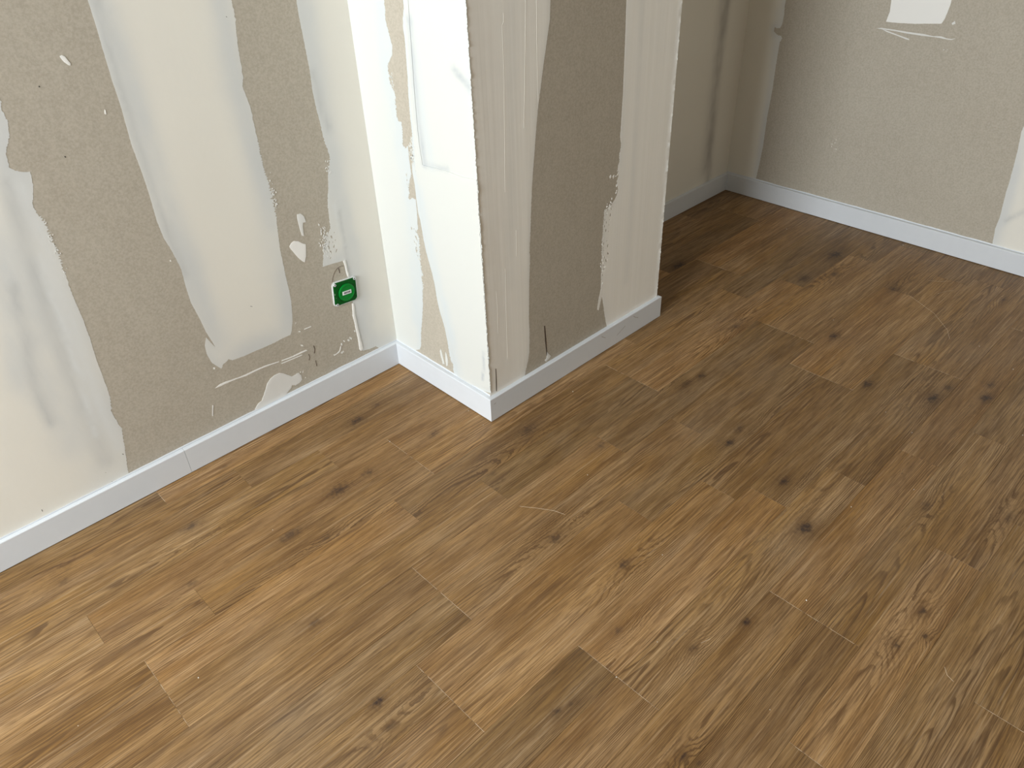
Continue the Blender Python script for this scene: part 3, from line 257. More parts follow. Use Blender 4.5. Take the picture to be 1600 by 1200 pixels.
M = dict(board=mat_board(), plaster=mat_plaster('skim_coat_plaster'), trowel=mat_plaster('trowelled_skim_coat', True),
         paint=mat_paint(), wood=mat_wood(),
         sub=mat_plain('dark_underlay', (.03, .02, .015), .9),
         white=mat_plain('white_ceiling_paint', (.62, .60, .56), .8, .3),
         dust=mat_plain('pale_joint_dust', (.62, .50, .36), .9, .2, var=.3, scale=60),
         cut=mat_plain('dark_cut', (.10, .075, .06), .9, .1),
         scuff=mat_plain('brown_scuff', (.30, .26, .22), .8, .2),
         nick=mat_plain('black_nick', (.03, .03, .03), .8, .2),
         green=mat_plain('green_plastic', (.001, .080, .008), .4, .12, var=.25, scale=90),
         green2=mat_plain('bright_green_plastic', (.001, .19, .022), .35, .15, var=.1, scale=60),
         ridge=mat_plain('plaster_ridge', (.80, .775, .71), .6, .3),
         steel=mat_plain('zinc_plated_steel', (.72, .74, .75), .45, .5, .25, var=.35, scale=300),
         label=mat_plain('white_label', (.80, .82, .84), .5),
         ink=mat_plain('black_ink', (.03, .02, .04), .6),
         crumb=mat_plain('plaster_crumb', (.86, .83, .76), .9, .2))

# ------------------------------------------------------------------ mesh helpers
def link(name, verts, faces, mat, parent=None, smooth=False):
    me = bpy.data.meshes.new(name); me.from_pydata([tuple(map(float, v)) for v in verts], [], faces); me.materials.append(mat)
    if smooth: me.polygons.foreach_set('use_smooth', [True] * len(me.polygons))
    me.update(); o = bpy.data.objects.new(name, me); COL.objects.link(o)
    if parent: o.parent = parent
    return o
def bm_link(name, bm, mat, parent=None, smooth=False):
    me = bpy.data.meshes.new(name); bm.normal_update(); bm.to_mesh(me); bm.free(); me.materials.append(mat)
    if smooth: me.polygons.foreach_set('use_smooth', [True] * len(me.polygons))
    o = bpy.data.objects.new(name, me); COL.objects.link(o)
    if parent: o.parent = parent
    return o
def box(name, lo, hi, mat, parent=None, bevel=0):
    bm = bmesh.new(); bmesh.ops.create_cube(bm, size=1)
    for v in bm.verts: v.co = Vector([lo[i] + (v.co[i] + .5) * (hi[i] - lo[i]) for i in range(3)])
    if bevel: bmesh.ops.bevel(bm, geom=bm.edges[:], offset=bevel, segments=2, affect='EDGES')
    return bm_link(name, bm, mat, parent)
def structure(o): o['kind'] = 'structure'; return o
def empty(name, loc=(0, 0, 0)):
    o = bpy.data.objects.new(name, None); COL.objects.link(o); o.location = loc; return o

# plane frames: point(u, z, lift) and the wall each belongs to
FR = dict(L=lambda u, z, h: (u, WL - h, z), P=lambda u, z, h: (WP - h, u, z), F=lambda u, z, h: (u, WF - h, z),
          A=lambda u, z, h: (u, WA - h, z), R=lambda u, z, h: (WR - h, u, z))

# ------------------------------------------------------------------ room shell
def flat_wall(name, lo, hi, mat): return structure(box(name, lo, hi, mat))
T = .10
wall_left = flat_wall('wall_left', (WX - T, WL, -.05), (WP + .2, WL + T, CZ), M['board'])
wall_pillar = flat_wall('wall_pillar', (WP, WF, -.05), (X1 - TB, WL + .05, CZ), M['board'])
wall_alcove = flat_wall('wall_back', (X1 - TB - .1, WA, -.05), (WR + T, WA + T, CZ), M['board'])
wall_right = flat_wall('wall_right', (WR, BY, -.05), (WR + T, WA, CZ), M['board'])
wall_front = flat_wall('wall_front', (WX - T, BY - T, -.05), (WR + T, BY, CZ), M['board'])
ceiling = flat_wall('ceiling', (WX - T, BY - T, CZ), (WR + T, WL + T, CZ + .1), M['white'])
# window wall with its opening
bm = bmesh.new()
def bmbox(bm, lo, hi):
    r_ = bmesh.ops.create_cube(bm, size=1)['verts']
    for v in r_: v.co = Vector([lo[i] + (v.co[i] + .5) * (hi[i] - lo[i]) for i in range(3)])
ys = [BY, WIN['y0'], WIN['y1'], WL]
for i in (0, 2): bmbox(bm, (WX - T, ys[i], -.05), (WX, ys[i + 1], CZ))
for w in (WIN,):
    bmbox(bm, (WX - T, w['y0'], -.05), (WX, w['y1'], w['z0'])); bmbox(bm, (WX - T, w['y0'], w['z1']), (WX, w['y1'], CZ))
structure(bm_link('wall_window', bm, M['board']))
def child(o, p):
    o.parent = p; o.matrix_parent_inverse = Matrix.Translation(-Vector(p.location)); return o
for i, w in enumerate((WIN,)):
    win = structure(empty('window_%d' % (i + 1), (WX - T / 2, (w['y0'] + w['y1']) / 2, w['z0'])))
    bm = bmesh.new(); e = .05
    bmbox(bm, (WX - T, w['y0'], w['z0']), (WX - T + .05, w['y0'] + e, w['z1'])); bmbox(bm, (WX - T, w['y1'] - e, w['z0']), (WX - T + .05, w['y1'], w['z1']))
    bmbox(bm, (WX - T, w['y0'], w['z0']), (WX - T + .05, w['y1'], w['z0'] + e)); bmbox(bm, (WX - T, w['y0'], w['z1'] - e), (WX - T + .05, w['y1'], w['z1']))
    child(bm_link('window_frame', bm, M['paint']), win)

# ------------------------------------------------------------------ floor of two-strip boards
floor = structure(box('floor', (WX - T, BY - T, -.06), (WR + T, WA + T, -.008), M['sub']))
P = .097; Y0 = -.06236; BL = 1.385
STARTS = {-1: -.75, 0: -1.187, 1: -.237, 2: -.972, 3: -.461, 4: -.605, 5: -.357, 6: .015, 7: -.248, 8: .048, 9: -.52, 10: .35, 11: -.15, 12: .6, 13: -.7, 14: .1, 15: -.4, 16: .3, 17: -.2, 18: .2}
TONE = {}
def plank(x0, x1, row, first):
    yt, yb = Y0 - row * P, Y0 - (row + 1) * P
    yt = min(yt, WA if x0 > X1 - .1 else yt)
    g = .00012; x0 += g; x1 -= g; yt -= g; yb += g; c = .00035
    vs = [(x0, yb, -.008), (x1, yb, -.008), (x1, yt, -.008), (x0, yt, -.008),
          (x0, yb, -c), (x1, yb, -c), (x1, yt, -c), (x0, yt, -c),
          (x0 + c, yb + c, 0), (x1 - c, yb + c, 0), (x1 - c, yt - c, 0), (x0 + c, yt - c, 0)]
    fs = [(8, 9, 10, 11), (4, 5, 9, 8), (5, 6, 10, 9), (6, 7, 11, 10), (7, 4, 8, 11), (0, 1, 5, 4), (1, 2, 6, 5), (2, 3, 7, 6), (3, 0, 4, 7)]
    o = link('plank', vs, fs, M['wood'], floor); me = o.data; n = len(vs)
    rr = random.Random(int(x0 * 1000) * 131 + row * 7919)
    crown = rr.uniform(-.03, .03) if rr.random() < .62 else rr.choice((-1, 1)) * rr.uniform(.05, .09)
    br = (1.09 if first else .92) * rr.uniform(.92, 1.08)
    w_ = rr.uniform(-.03, .04)
    tone = (br * (1 + w_), br, br * (1 - w_ * 1.3), 1)
    def fa(nm, typ, val):
        a = me.attributes.new(nm, typ, 'POINT'); key = {'FLOAT': 'value', 'FLOAT_VECTOR': 'vector', 'FLOAT_COLOR': 'color'}[typ]
        a.data.foreach_set(key, list(val) * n if not isinstance(val, float) else [val] * n)
    fa('grain', 'FLOAT_VECTOR', (rr.uniform(0, 9), crown, rr.uniform(.7, 1.35))); fa('tone', 'FLOAT_COLOR', tone)
    fa('centre', 'FLOAT', Y0 - (row + .5) * P)
    ks = [q for q in KNOTS if x0 - .01 < q[0] < x1 + .01 and Y0 - (row + 1) * P < q[1] < Y0 - row * P]
    ks.sort(key=lambda q: -q[3] * q[2])
    if not ks and rr.random() < .25: ks = [[rr.uniform(x0 + .05, x1 - .02), Y0 - (row + rr.uniform(.2, .8)) * P, rr.uniform(.002, .004), .5]]
    fa('knot_strength', 'FLOAT_VECTOR', [min(1.0, ks[i][3] * .95) ** 1.15 if i < len(ks) else 0.0 for i in range(3)])
    for i in range(3):
        q = ks[i] if i < len(ks) else (0, 0, 0, 0)
        fa('knot%d' % (i + 1), 'FLOAT_VECTOR', (q[0], q[1], q[2] * 1.05))
joints = []
XL, XR = WX, WR - .002
for b_ in range(-1, 19):
    s0 = STARTS[b_]
    for k_ in (-3, -2, -1, 0, 1, 2, 3):
        s = s0 + k_ * BL
        if s + BL < XL or s > XR: continue
        for row, br_ in ((2 * b_, .61), (2 * b_ + 1, .80)):
            if row < -1 or Y0 - row * P < BY: continue
            for a, e2, first in ((s, s + br_, True), (s + br_, s + BL, False)):
                a, e2 = max(a, XL), min(e2, XR)
                if e2 - a < .02: continue
                plank(a, e2, row, first)
        if XL < s < XR: joints.append((s, Y0 - 2 * b_ * P, Y0 - (2 * b_ + 2) * P))
# pale dust caught in the end joints
vs, fs = [], []
for s, ya, yb in joints:
    n = 16
    for i in range(n):
        if rnd.random() < .25: continue
        y1_, y2_ = ya + (yb - ya) * i / n, ya + (yb - ya) * (i + 1) / n; h = rnd.uniform(.00012, .00035); b0 = len(vs)
        for (xx, yy) in ((s - h, y1_), (s + h, y1_), (s + h, y2_), (s - h, y2_)): vs.append((xx, yy, .00005))
        vs.append((s, (y1_ + y2_) / 2, .0003)); fs += [(b0, b0 + 1, b0 + 4), (b0 + 1, b0 + 2, b0 + 4), (b0 + 2, b0 + 3, b0 + 4), (b0 + 3, b0, b0 + 4)]
o = link('joint_dust', vs, fs, M['dust'], floor); o['kind'] = 'stuff'

# ------------------------------------------------------------------ baseboards
def profile():
    pts = [(0, .0024), (.0003, .0020), (TB, .0020), (TB, HB + .0018)]
    a = [(.0030, HB + .0014), (.0014, HB + .0010), (.0005, HB + .0003), (0, HB - .0008)]
    return pts + a
def sweep(name, path, parent, label=None):
    """path: list of (x, y, nx, ny): face line points with the (mitred) direction into the wall"""
    pr = profile(); vs, fs = [], []
    for (x, y, nx, ny) in path:
        for (dpt, h) in pr: vs.append((x + nx * dpt, y + ny * dpt, h))
    n = len(pr)
    for i in range(len(path) - 1):
        for j in range(n): fs.append((i * n + j, (i + 1) * n + j, (i + 1) * n + (j + 1) % n, i * n + (j + 1) % n))
    fs.append(tuple(range(n))); fs.append(tuple((len(path) - 1) * n + j for j in reversed(range(n))))
    o = link(name, vs, fs, M['paint'], parent)
    bm = bmesh.new(); bm.from_mesh(o.data); bmesh.ops.recalc_face_normals(bm, faces=bm.faces); bm.to_mesh(o.data); bm.free()
    if label: o['label'] = label
    return o
bl = structure(empty('baseboard_left'))
sweep('board', [(WX, 0, 0, 1), (JOINTX - .0003, 0, 0, 1)], bl)
sweep('board', [(JOINTX + .0003, 0, 0, 1), (0, 0, 1, 1)], bl)
bp = structure(empty('baseboard_pillar'))
sweep('board', [(0, 0, 1, 1), (0, -D, 1, 1)], bp)
sweep('board', [(0, -D - .0, 1, 1), (X1, -D, -1, 1)], bp)
sweep('board', [(X1, -D, -1, 1), (X1, Y2, -1, 1)], bp)
bb = structure(empty('baseboard_back'))
sweep('board', [(X1, Y2, -1, 1), (X3, Y2, 1, 1)], bb)
br = structure(empty('baseboard_right'))
sweep('board', [(X3, Y2, 1, 1), (X3, BY, 1, 0)], br)
# caulk line along the top of the right and pillar baseboards
def caulk(name, p0, p1, n, parent):
    vs, fs = [], []; L = (Vector(p1) - Vector(p0)).length; N = max(4, int(L / .02))
    nv = Vector((n[0], n[1], 0))
    for i in range(N + 1):
        c = Vector(p0).lerp(Vector(p1), i / N); wv = .0028 + .0012 * mnoise.noise(c * 23)
        for a, h in ((0, 0), (.0016, .0004), (.0014, wv * .7), (0, wv * 1.5)): vs.append(c - nv * a + Vector((0, 0, h)))
    for i in range(N):
        for j in range(3): fs.append((i * 4 + j, i * 4 + j + 1, i * 4 + 5 + j, i * 4 + 4 + j))
    o = link(name, vs, fs, M['paint'], parent, True)
z_ = HB + .0016
caulk('caulk_bead', (X3 + TB, WA, z_), (X3 + TB, BY, z_), (1, 0), br)
caulk('caulk_bead', (TB, TB, z_), (TB, WF, z_), (1, 0), bp)
caulk('caulk_bead', (-1.2, TB, z_), (TB, TB, z_), (0, 1), bl)

# ------------------------------------------------------------------ plaster on the walls
CREAM, GREY, DGREY, LGREY = (.80, .778, .71), (.64, .655, .65), (.505, .515, .51), (.72, .74, .74)
PW, PBLUE, PGREY = (.655, .665, .635), (.60, .64, .65), (.45, .48, .50)
FB, FT, FG, FL_ = (.93, .915, .865), (.84, .81, .755), (.80, .80, .77), (.92, .91, .87)
KEY = dict(dg=DGREY, g2=GREY, lg=LGREY, pb=PBLUE, pg=PGREY, ft=FT, fg=FG, fl=FL_, dk=(.30, .285, .26), w=(.86, .85, .82), g=(.74, .735, .71), p=(.66, .67, .64))
WALLS = dict(L=wall_left, P=wall_pillar, F=wall_pillar, A=wall_alcove, R=wall_right)

def rough_loop(pts, step=.0016, seed=0):
    """split the outline and make each edge as ragged as its third value says"""
    out = []; n = len(pts)
    for i in range(n):
        a, b = pts[i], pts[(i + 1) % n]; du, dz = b[0] - a[0], b[1] - a[1]; L = math.hypot(du, dz)
        if L < 1e-6: continue
        rg = a[2] if len(a) > 2 else 0
        if rg <= 0: out.append((a[0], a[1])); continue
        k = max(1, int(L / step)); nu, nz = -dz / L, du / L
        for j in range(k):
            t_ = j / k; u_, z2 = a[0] + du * t_, a[1] + dz * t_
            q = Vector((u_ * 1, z2 * 1, seed))
            w_ = mnoise.noise(q * 150) * .9 + mnoise.noise(q * 380) * 1.3 + mnoise.noise(q * 60) * .45
            if rg > .0028: w_ = w_ * .7 + (((j * .29) % 1) - .5) * 1.3
            fade = 1 if j else .3
            out.append((u_ + nu * w_ * rg * fade, z2 + nz * w_ * rg * fade))
    return out

def inside(P_, loop):
    x, y = P_[:, 0], P_[:, 1]; c = np.zeros(len(P_), bool); L = np.array(loop); Q = np.roll(L, -1, 0)
    for (xa, ya), (xb, yb) in zip(L, Q):
        if ya == yb: continue
        m = ((ya > y) != (yb > y)) & (x < (xb - xa) * (y - ya) / (yb - ya) + xa); c ^= m
    return c
def dist_poly(P_, loop, closed=True):
    L = np.array(loop); A = L if closed else L[:-1]; B = np.roll(L, -1, 0) if closed else L[1:]
    best = np.full(len(P_), 9.0)
    for a, b in zip(A, B):
        ab = b - a; l2 = max(ab @ ab, 1e-12); t_ = np.clip(((P_ - a) @ ab) / l2, 0, 1)[:, None]
        best = np.minimum(best, np.hypot(*(P_ - a - ab * t_).T))
    return best

def albedo(pl, pts, outline, opt):
    n = len(pts)
    if 'c' in opt and opt['c'] in KEY: base = np.tile(np.array(KEY[opt['c']]), (n, 1))
    else:
        base = np.tile(np.array({'P': PW, 'F': FB}.get(pl, CREAM)), (n, 1))
    nz = np.array([mnoise.noise(Vector((p[0] * 14, p[1] * 5, 3))) for p in pts])
    nz2 = np.array([mnoise.noise(Vector((p[0] * 60, p[1] * 22, 8))) for p in pts])
    if opt.get('grey'):
        real = [(p[0], p[1]) for p in outline]
        segs = [(i, (i + 1) % len(real)) for i in range(len(real)) if outline[i][2] > 0]
        A_ = np.full(n, 9.0)
        for i, j in segs: A_ = np.minimum(A_, dist_poly(pts, [real[i], real[j]], False))
        wdt = opt['grey'] * .00125
        k = np.exp(-(A_ / wdt) ** 2) * (.75 + .5 * nz)
        tgt = np.array({'P': PBLUE, 'F': FG}.get(pl, GREY)); k = np.clip(k, 0, .95)[:, None]
        base = base * (1 - k) + tgt * k
    if 'c' not in opt:
        for spl, ln, w_, key, st in STREAKS:
            if spl != pl: continue
            dd = dist_poly(pts, ln, False); k = st * np.exp(-(dd / w_) ** 2) * (.8 + .35 * nz + .35 * nz2)
            k = np.clip(k, 0, 1)[:, None]; base = base * (1 - k) + np.array(KEY[key]) * k
    return np.clip(base, 0, 1)

def coat(pl, name, label, outline, opt, holes=(), seed=0):
    th = opt.get('th', .0004 if 'c' not in opt else .0011); b0 = opt.get('base', 0)
    big = name == 'plaster_coat'
    loop = rough_loop(outline, .0016 if big else .0012, seed)
    coords = [Vector(p) for p in loop]; edges = [(i, (i + 1) % len(loop)) for i in range(len(loop))]
    for h in holes:
        s = len(coords); coords += [Vector(p) for p in h]; edges += [(s + i, s + (i + 1) % len(h)) for i in range(len(h))]
    L = np.array(loop); g = .010 if big else .004
    if big and pl in 'P': g = .008
    us, zs = np.arange(L[:, 0].min() + g / 2, L[:, 0].max(), g), np.arange(L[:, 1].min() + g / 2, L[:, 1].max(), g)
    G = []
    for zi in zs:
        gg = g if zi < 1.3 else g * 6
        if zi > 1.3 and int(round((zi - zs[0]) / g)) % 6: continue
        for k_, ui in enumerate(us):
            if zi > 1.3 and k_ % 6: continue
            G.append((ui + rnd.uniform(-.2, .2) * g, zi + rnd.uniform(-.2, .2) * g))
    if G:
        G = np.array(G); m = inside(G, loop)
        for h in holes: m &= ~inside(G, h)
        G = G[m]
        if len(G):
            m = dist_poly(G, loop) > g * .3
            G = G[m]
        coords += [Vector(p) for p in G]
    V2, E2, F2, *_ = delaunay_2d_cdt(coords, edges, [], 0, 1e-7)
    C = np.array([((V2[a] + V2[b] + V2[c])) / 3 for a, b, c in F2])
    keep = inside(C, loop)
    for h in holes: keep &= ~inside(C, h)
    F2 = [f_ for f_, k_ in zip(F2, keep) if k_]
    used = sorted({i for f_ in F2 for i in f_}); mp = {a: i for i, a in enumerate(used)}
    pts = np.array([V2[i][:] for i in used])
    from collections import Counter
    cnt = Counter(); 
    for f_ in F2:
        for a, b in ((f_[0], f_[1]), (f_[1], f_[2]), (f_[2], f_[0])): cnt[(min(a, b), max(a, b))] += 1
    rim_e = [e_ for e_, c_ in cnt.items() if c_ == 1]; rim = {i for e_ in rim_e for i in e_}
    fr = FR[pl]; vs = []
    for i in used:
        p = V2[i]; hgt = th * (.7 if i in rim else 1)
        if i not in rim and big: hgt += .0002 * mnoise.noise(Vector((p[0] * 12, p[1] * 4, seed)))
        vs.append(fr(p[0], p[1], b0 + hgt))
    if pl == 'F':                                    # ragged bead of plaster standing proud at the far corner
        for n_, i in enumerate(used):
            p = V2[i]; dr = X1 - TB - p[0]
            if dr < .006: x_, y_, z2 = vs[n_]; vs[n_] = (x_, y_ - .0030 * math.exp(-(dr / .0025) ** 2) * (.55 + .9 * abs(mnoise.noise(Vector((1, 2, p[1] * 90))))), z2)
    faces = [tuple(mp[i] for i in f_) for f_ in F2]
    base_id = {}; sk = []
    for i in rim: base_id[i] = len(vs); vs.append(fr(V2[i][0], V2[i][1], b0 - .0001))
    # wind the skirt outwards by following each rim edge inside its triangle
    dirs = {}
    for f_ in F2:
        for a, b in ((f_[0], f_[1]), (f_[1], f_[2]), (f_[2], f_[0])): dirs[(a, b)] = 1
    up_id = {}
    for i in rim: up_id[i] = len(vs); vs.append(vs[mp[i]])
    for a, b in rim_e:
        if (a, b) not in dirs: a, b = b, a
        sk.append((up_id[b], up_id[a], base_id[a], base_id[b]))
    nf = len(faces)
    if pl in 'LFA': pass
    else: faces = [tuple(reversed(f_)) for f_ in faces]; sk = [tuple(reversed(f_)) for f_ in sk]
    mat = M['cut'] if opt.get('c') == 'cut' else M['trowel'] if opt.get('trowel') else M['plaster']
    o = link(name, vs, faces + sk, mat, WALLS[pl]); me = o.data
    me.polygons.foreach_set('use_smooth', [True] * nf + [False] * len(sk))
    al = albedo(pl, pts, outline, opt); al = np.vstack([al, [al[mp[i]] for i in rim], [al[mp[i]] for i in rim]])
    a = me.color_attributes.new('albedo', 'FLOAT_COLOR', 'POINT')
    a.data.foreach_set('color', np.hstack([al, np.ones((len(al), 1))]).astype('f4').ravel())
    if label: o['label'] = label
    return o

def blob(cx, cz, r, rr, el=1.6, ang=None):
    ang = rr.uniform(.9, 2.2) if ang is None else ang; n = rr.randint(6, 9); ph = rr.uniform(0, 6)
    out = []
    for i in range(n):
        a = -2 * math.pi * i / n + ph; q = r * rr.uniform(.55, 1.25); x, y = q * el * math.cos(a), q * .7 * math.sin(a)
        out.append((cx + x * math.cos(ang) - y * math.sin(ang), cz + x * math.sin(ang) + y * math.cos(ang)))
    return out
hole_map = {}
for lab, c, s, n, sz in HOLES:
    rr = random.Random(lab + str(c)); got = hole_map.setdefault(lab, [])
    for _ in range(n * 4):
        if len([1 for g_ in got if g_[3] == c]) >= n: break
        x, z, r2 = c[0] + rr.gauss(0, s[0] * .6), c[1] + rr.gauss(0, s[1] * .6), sz * rr.uniform(.35, .9)
        if all(math.hypot(x - g_[0], z - g_[1]) > (r2 + g_[2]) * 2.2 for g_ in got): got.append((x, z, r2, c))
for i, (pl, name, label, outline, opt) in enumerate(PATCHES):
    outline = [tuple(p) for p in outline]
    hs = []
    for lab, got in hole_map.items():
        if lab in label:
            rr = random.Random(5)
            lp = rough_loop(outline, .0016, i)
            for x, z, r2, _ in got:
                h = blob(x, z, r2, rr); hp = np.array(h)
                if inside(hp, lp).all() and dist_poly(hp, lp).min() > .0006: hs.append(h)
    coat(pl, name, label or None, outline, opt, hs, i)
for k_, (pl, c, s, n, sz, key) in enumerate(SPECKS):
    rr = random.Random(k_ + 40); vs, fs, fr = [], [], FR[pl]
    for _ in range(n):
        b = blob(c[0] + rr.gauss(0, s[0] * .6), c[1] + rr.gauss(0, s[1] * .6), sz * rr.uniform(.3, .9), rr)
        i0 = len(vs); m_ = len(b); cu, cz = sum(p[0] for p in b) / m_, sum(p[1] for p in b) / m_
        for p in b: vs.append(fr(p[0], p[1], -.0001))
        for p in b: vs.append(fr(cu + (p[0] - cu) * .8, cz + (p[1] - cz) * .8, .0009))
        top = tuple(range(i0 + m_, i0 + 2 * m_)); fs.append(top if pl in 'PR' else tuple(reversed(top)))
        for j in range(m_):
            q = (i0 + j, i0 + (j + 1) % m_, i0 + m_ + (j + 1) % m_, i0 + m_ + j); fs.append(q if pl in 'PR' else tuple(reversed(q)))
    o = link('plaster_specks', vs, fs, M['plaster'], WALLS[pl]); o['kind'] = 'stuff'
    a = o.data.color_attributes.new('albedo', 'FLOAT_COLOR', 'POINT'); a.data.foreach_set('color', list((*KEY[key], 1)) * len(vs))

# ------------------------------------------------------------------ green box lid let into the left wall
def make_box():
    (ax, az), (bx, bz), (cx, cz), (dx, dz) = BOX
    u0, z0 = (ax + bx + cx + dx) / 4, (az + bz + cz + dz) / 4
    W, H_, tilt = .0745, .0710, math.atan2((bz - az) + (cz - dz), (bx - ax) + (cx - dx))
    root = empty('junction_box', (u0, WL, z0)); root.rotation_euler = (0, -tilt, 0)
    root['label'] = 'green square electrical box lid with barcode sticker in the left wall'; root['category'] = 'junction box'
    def rr_loop(w_, h_, r_, n=6):
        out = []
        for sx, sz, a0 in ((1, 1, 0), (-1, 1, 90), (-1, -1, 180), (1, -1, 270)):
            for i in range(n + 1):
                a = math.radians(a0 + 90 * i / n); out.append((sx * (w_ / 2 - r_) + r_ * math.cos(a), sz * (h_ / 2 - r_) + r_ * math.sin(a)))
        return out
    def slab(name, loops, mat, jag=0, cap=True, seed=1):
        vs, fs = [], []; rr = random.Random(seed); n = len(loops[0][0])
        for lp, y in loops:
            for (a, b) in lp: vs.append((a + rr.uniform(-jag, jag), y, b + rr.uniform(-jag, jag)))
        for k in range(len(loops) - 1):
            for i in range(n): fs.append((k * n + i, k * n + (i + 1) % n, (k + 1) * n + (i + 1) % n, (k + 1) * n + i))
        if cap: fs.append(tuple((len(loops) - 1) * n + i for i in range(n)))
        o = link(name, vs, fs, mat, root)
        bm = bmesh.new(); bm.from_mesh(o.data); bmesh.ops.recalc_face_normals(bm, faces=bm.faces); bm.to_mesh(o.data); bm.free()
        return o
    # plaster-splashed metal rim
    o = slab('rim', [(rr_loop(W, H_, .010), .001), (rr_loop(W, H_, .010), -.0042), (rr_loop(W - .003, H_ - .003, .009), -.0050), (rr_loop(W - .006, H_ - .006, .008), -.0036)], M['steel'], .0007, cap=False)
    o['label'] = 'light metal rim with plaster on it'
    slab('lid', [(rr_loop(W - .004, H_ - .004, .011, 8), 0), (rr_loop(W - .005, H_ - .005, .011, 8), -.0055), (rr_loop(W - .0075, H_ - .0075, .011, 8), -.0070)], M['green'], .0007, seed=4)['label'] = 'dark green plastic lid'
    n = 28; cl = lambda r_: [(r_ * math.cos(2 * math.pi * i / n) + .002, r_ * math.sin(2 * math.pi * i / n) - .001) for i in range(n)]
    slab('knob', [(cl(.0248), -.0060), (cl(.0246), -.0098), (cl(.0234), -.0110), (cl(.0215), -.0113), (cl(.0205), -.0106)], M['green2'])['label'] = 'round raised bright green disc'
    st = slab('sticker', [([(-.0125, -.0052), (.0145, -.0052), (.0145, .0048), (-.0125, .0048)], -.0100), ([(-.0125, -.0052), (.0145, -.0052), (.0145, .0048), (-.0125, .0048)], -.01145)], M['label'])
    st['label'] = 'white barcode sticker'
    vs, fs = [], []; x = -.0088; rr = random.Random(3)
    while x < .0108:
        w_ = rr.choice((.0005, .0009, .0014)); b = len(vs); zl, zh = -.0028, .0027
        vs += [(x, -.01155, zl), (x + w_, -.01155, zl), (x + w_, -.01155, zh), (x, -.01155, zh)]; fs.append((b, b + 1, b + 2, b + 3)); x += w_ + rr.choice((.0004, .0007))
    link('barcode', vs, fs, M['ink'], st)
    for sx, sz in ((-.031, .0285), (-.029, -.0295), (.030, .0300)):
        vs, fs = [], []; m = 10
        for (r_, y) in ((.0036, -.004), (.0036, -.0080), (.0019, -.0082), (.0018, -.0070)):
            for i in range(m): vs.append((sx + r_ * math.cos(2 * math.pi * i / m), y, sz + r_ * math.sin(2 * math.pi * i / m)))
        for k in range(3):
            for i in range(m): fs.append((k * m + i, k * m + (i + 1) % m, (k + 1) * m + (i + 1) % m, (k + 1) * m + i))
        o = link('screw_eye', vs, fs, M['steel'], root)
        link('screw_hole', [(sx + .0019 * math.cos(2 * math.pi * i / m), -.0078, sz + .0019 * math.sin(2 * math.pi * i / m)) for i in range(m)], [tuple(range(m))], M['nick'], o)
    # plaster crumbs stuck to the lid
    vs, fs = [], []; rr = random.Random(12)
    for _ in range(26):
        s_ = rr.choice((-1, 1)); a_, b_ = (s_ * rr.uniform(.027, .034), rr.uniform(-.03, .03)) if rr.random() < .7 else (rr.uniform(-.03, .03), s_ * rr.uniform(.029, .033))
        if a_ > 0 and rr.random() < .5: a_ = -a_
        r_ = rr.uniform(.0005, .0014); b0 = len(vs)
        for dx_, dy_, dz_ in ((r_, 0, 0), (-r_, 0, 0), (0, 0, r_), (0, 0, -r_), (0, -r_ * .8, 0)): vs.append((a_ + dx_, -.0062 + dy_, b_ + dz_))
        fs += [(b0, b0 + 4, b0 + 2), (b0 + 2, b0 + 4, b0 + 1), (b0 + 1, b0 + 4, b0 + 3), (b0 + 3, b0 + 4, b0)]
    o = link('plaster_specks', vs, fs, M['crumb'], root); o['kind'] = 'stuff'
make_box()
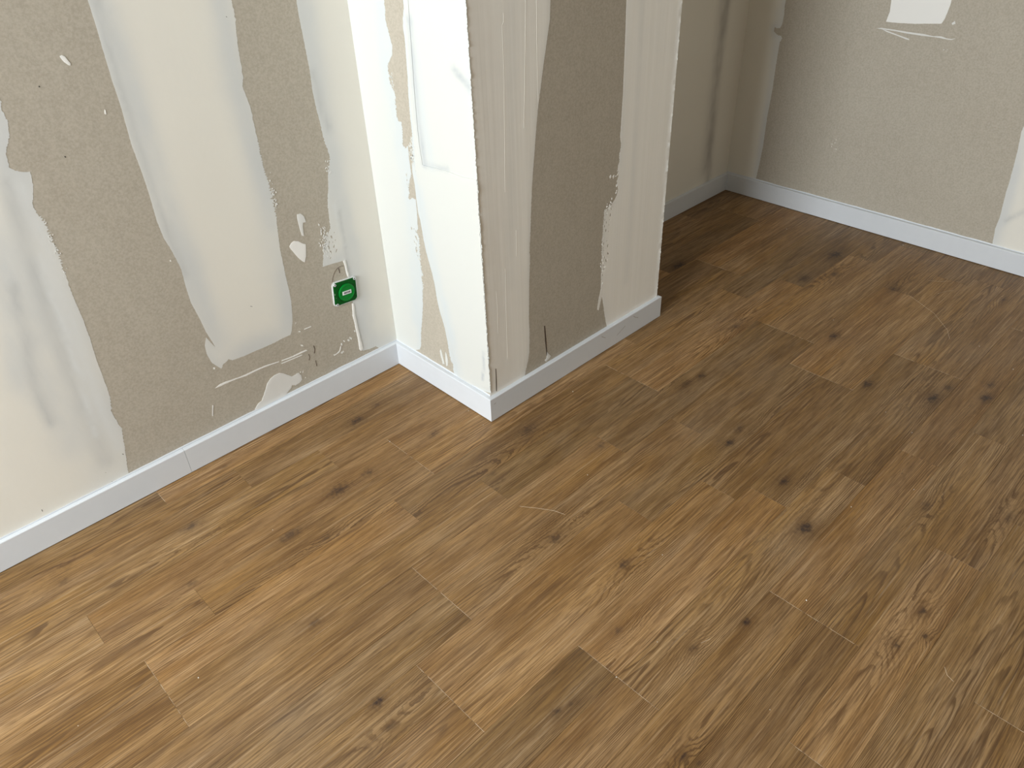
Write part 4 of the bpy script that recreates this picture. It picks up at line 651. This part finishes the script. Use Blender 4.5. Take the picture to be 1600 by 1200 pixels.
# pencil arc and stroke above the box
def stroke(pl, pts, w_, mat, name, lift=.0012):
    vs, fs = [], []; fr = FR[pl]
    for i, p in enumerate(pts):
        q = pts[min(i + 1, len(pts) - 1)]; q0 = pts[max(i - 1, 0)]; du, dz = q[0] - q0[0], q[1] - q0[1]; L = math.hypot(du, dz) or 1
        for s, h in ((-1, 0), (0, lift), (1, 0)): vs.append(fr(p[0] - dz / L * w_ * s, p[1] + du / L * w_ * s, h))
    for i in range(len(pts) - 1):
        for j in range(2): fs.append((i * 3 + j, i * 3 + j + 1, i * 3 + 4 + j, i * 3 + 3 + j))
    return link(name, vs, fs, mat, WALLS[pl])
for ln, w_ in RIDGES: stroke('F', ln, w_, M['ridge'], 'trowel_ridge', .0008)
for pts, w_, mt in STROKES: stroke('L', pts, w_, M[mt], 'pencil_mark', .0009)
FR['B'] = lambda u, z, h: (u, -D - h, z); WALLS['B'] = bp
for pts in BBMARKS: stroke('B', pts, .0006, M['scuff'], 'scuff_mark', .0002)

# ------------------------------------------------------------------ crumbs and scratches on the floor
def crumb(x, y, s, i, label):
    rr = random.Random(i); vs = []
    for a in range(6): vs.append((s * rr.uniform(.7, 1.2) * math.cos(a * 1.047), s * rr.uniform(.7, 1.2) * math.sin(a * 1.047), 0))
    for a in range(4): vs.append((s * .6 * rr.uniform(.6, 1.2) * math.cos(a * 1.57 + .4), s * .6 * rr.uniform(.6, 1.2) * math.sin(a * 1.57 + .4), s * rr.uniform(.7, 1.1)))
    bm = bmesh.new(); [bm.verts.new(v) for v in vs]; bmesh.ops.convex_hull(bm, input=bm.verts[:])
    o = bm_link('plaster_crumb', bm, M['crumb']); o.location = (x, y, 0.0)
    o['label'] = label; o['category'] = 'crumb'; o['group'] = 'plaster crumbs scattered on the floor'
for i, (x, y, s_, lab) in enumerate(CRUMBS): crumb(x, y, s_, i, lab)
for s in FSCR:
    vs, fs = [], []
    for i, p in enumerate(s):
        q, q0 = s[min(i + 1, len(s) - 1)], s[max(i - 1, 0)]; dx, dy = q[0] - q0[0], q[1] - q0[1]; L = math.hypot(dx, dy)
        for sg, h in ((-1, 0), (0, .00025), (1, 0)): vs.append((p[0] - dy / L * .00035 * sg, p[1] + dx / L * .00035 * sg, h + .00003))
    for i in range(len(s) - 1):
        for j in range(2): fs.append((i * 3 + j, i * 3 + j + 1, i * 3 + 4 + j, i * 3 + 3 + j))
    link('scratch', vs, fs, M['dust'], floor)
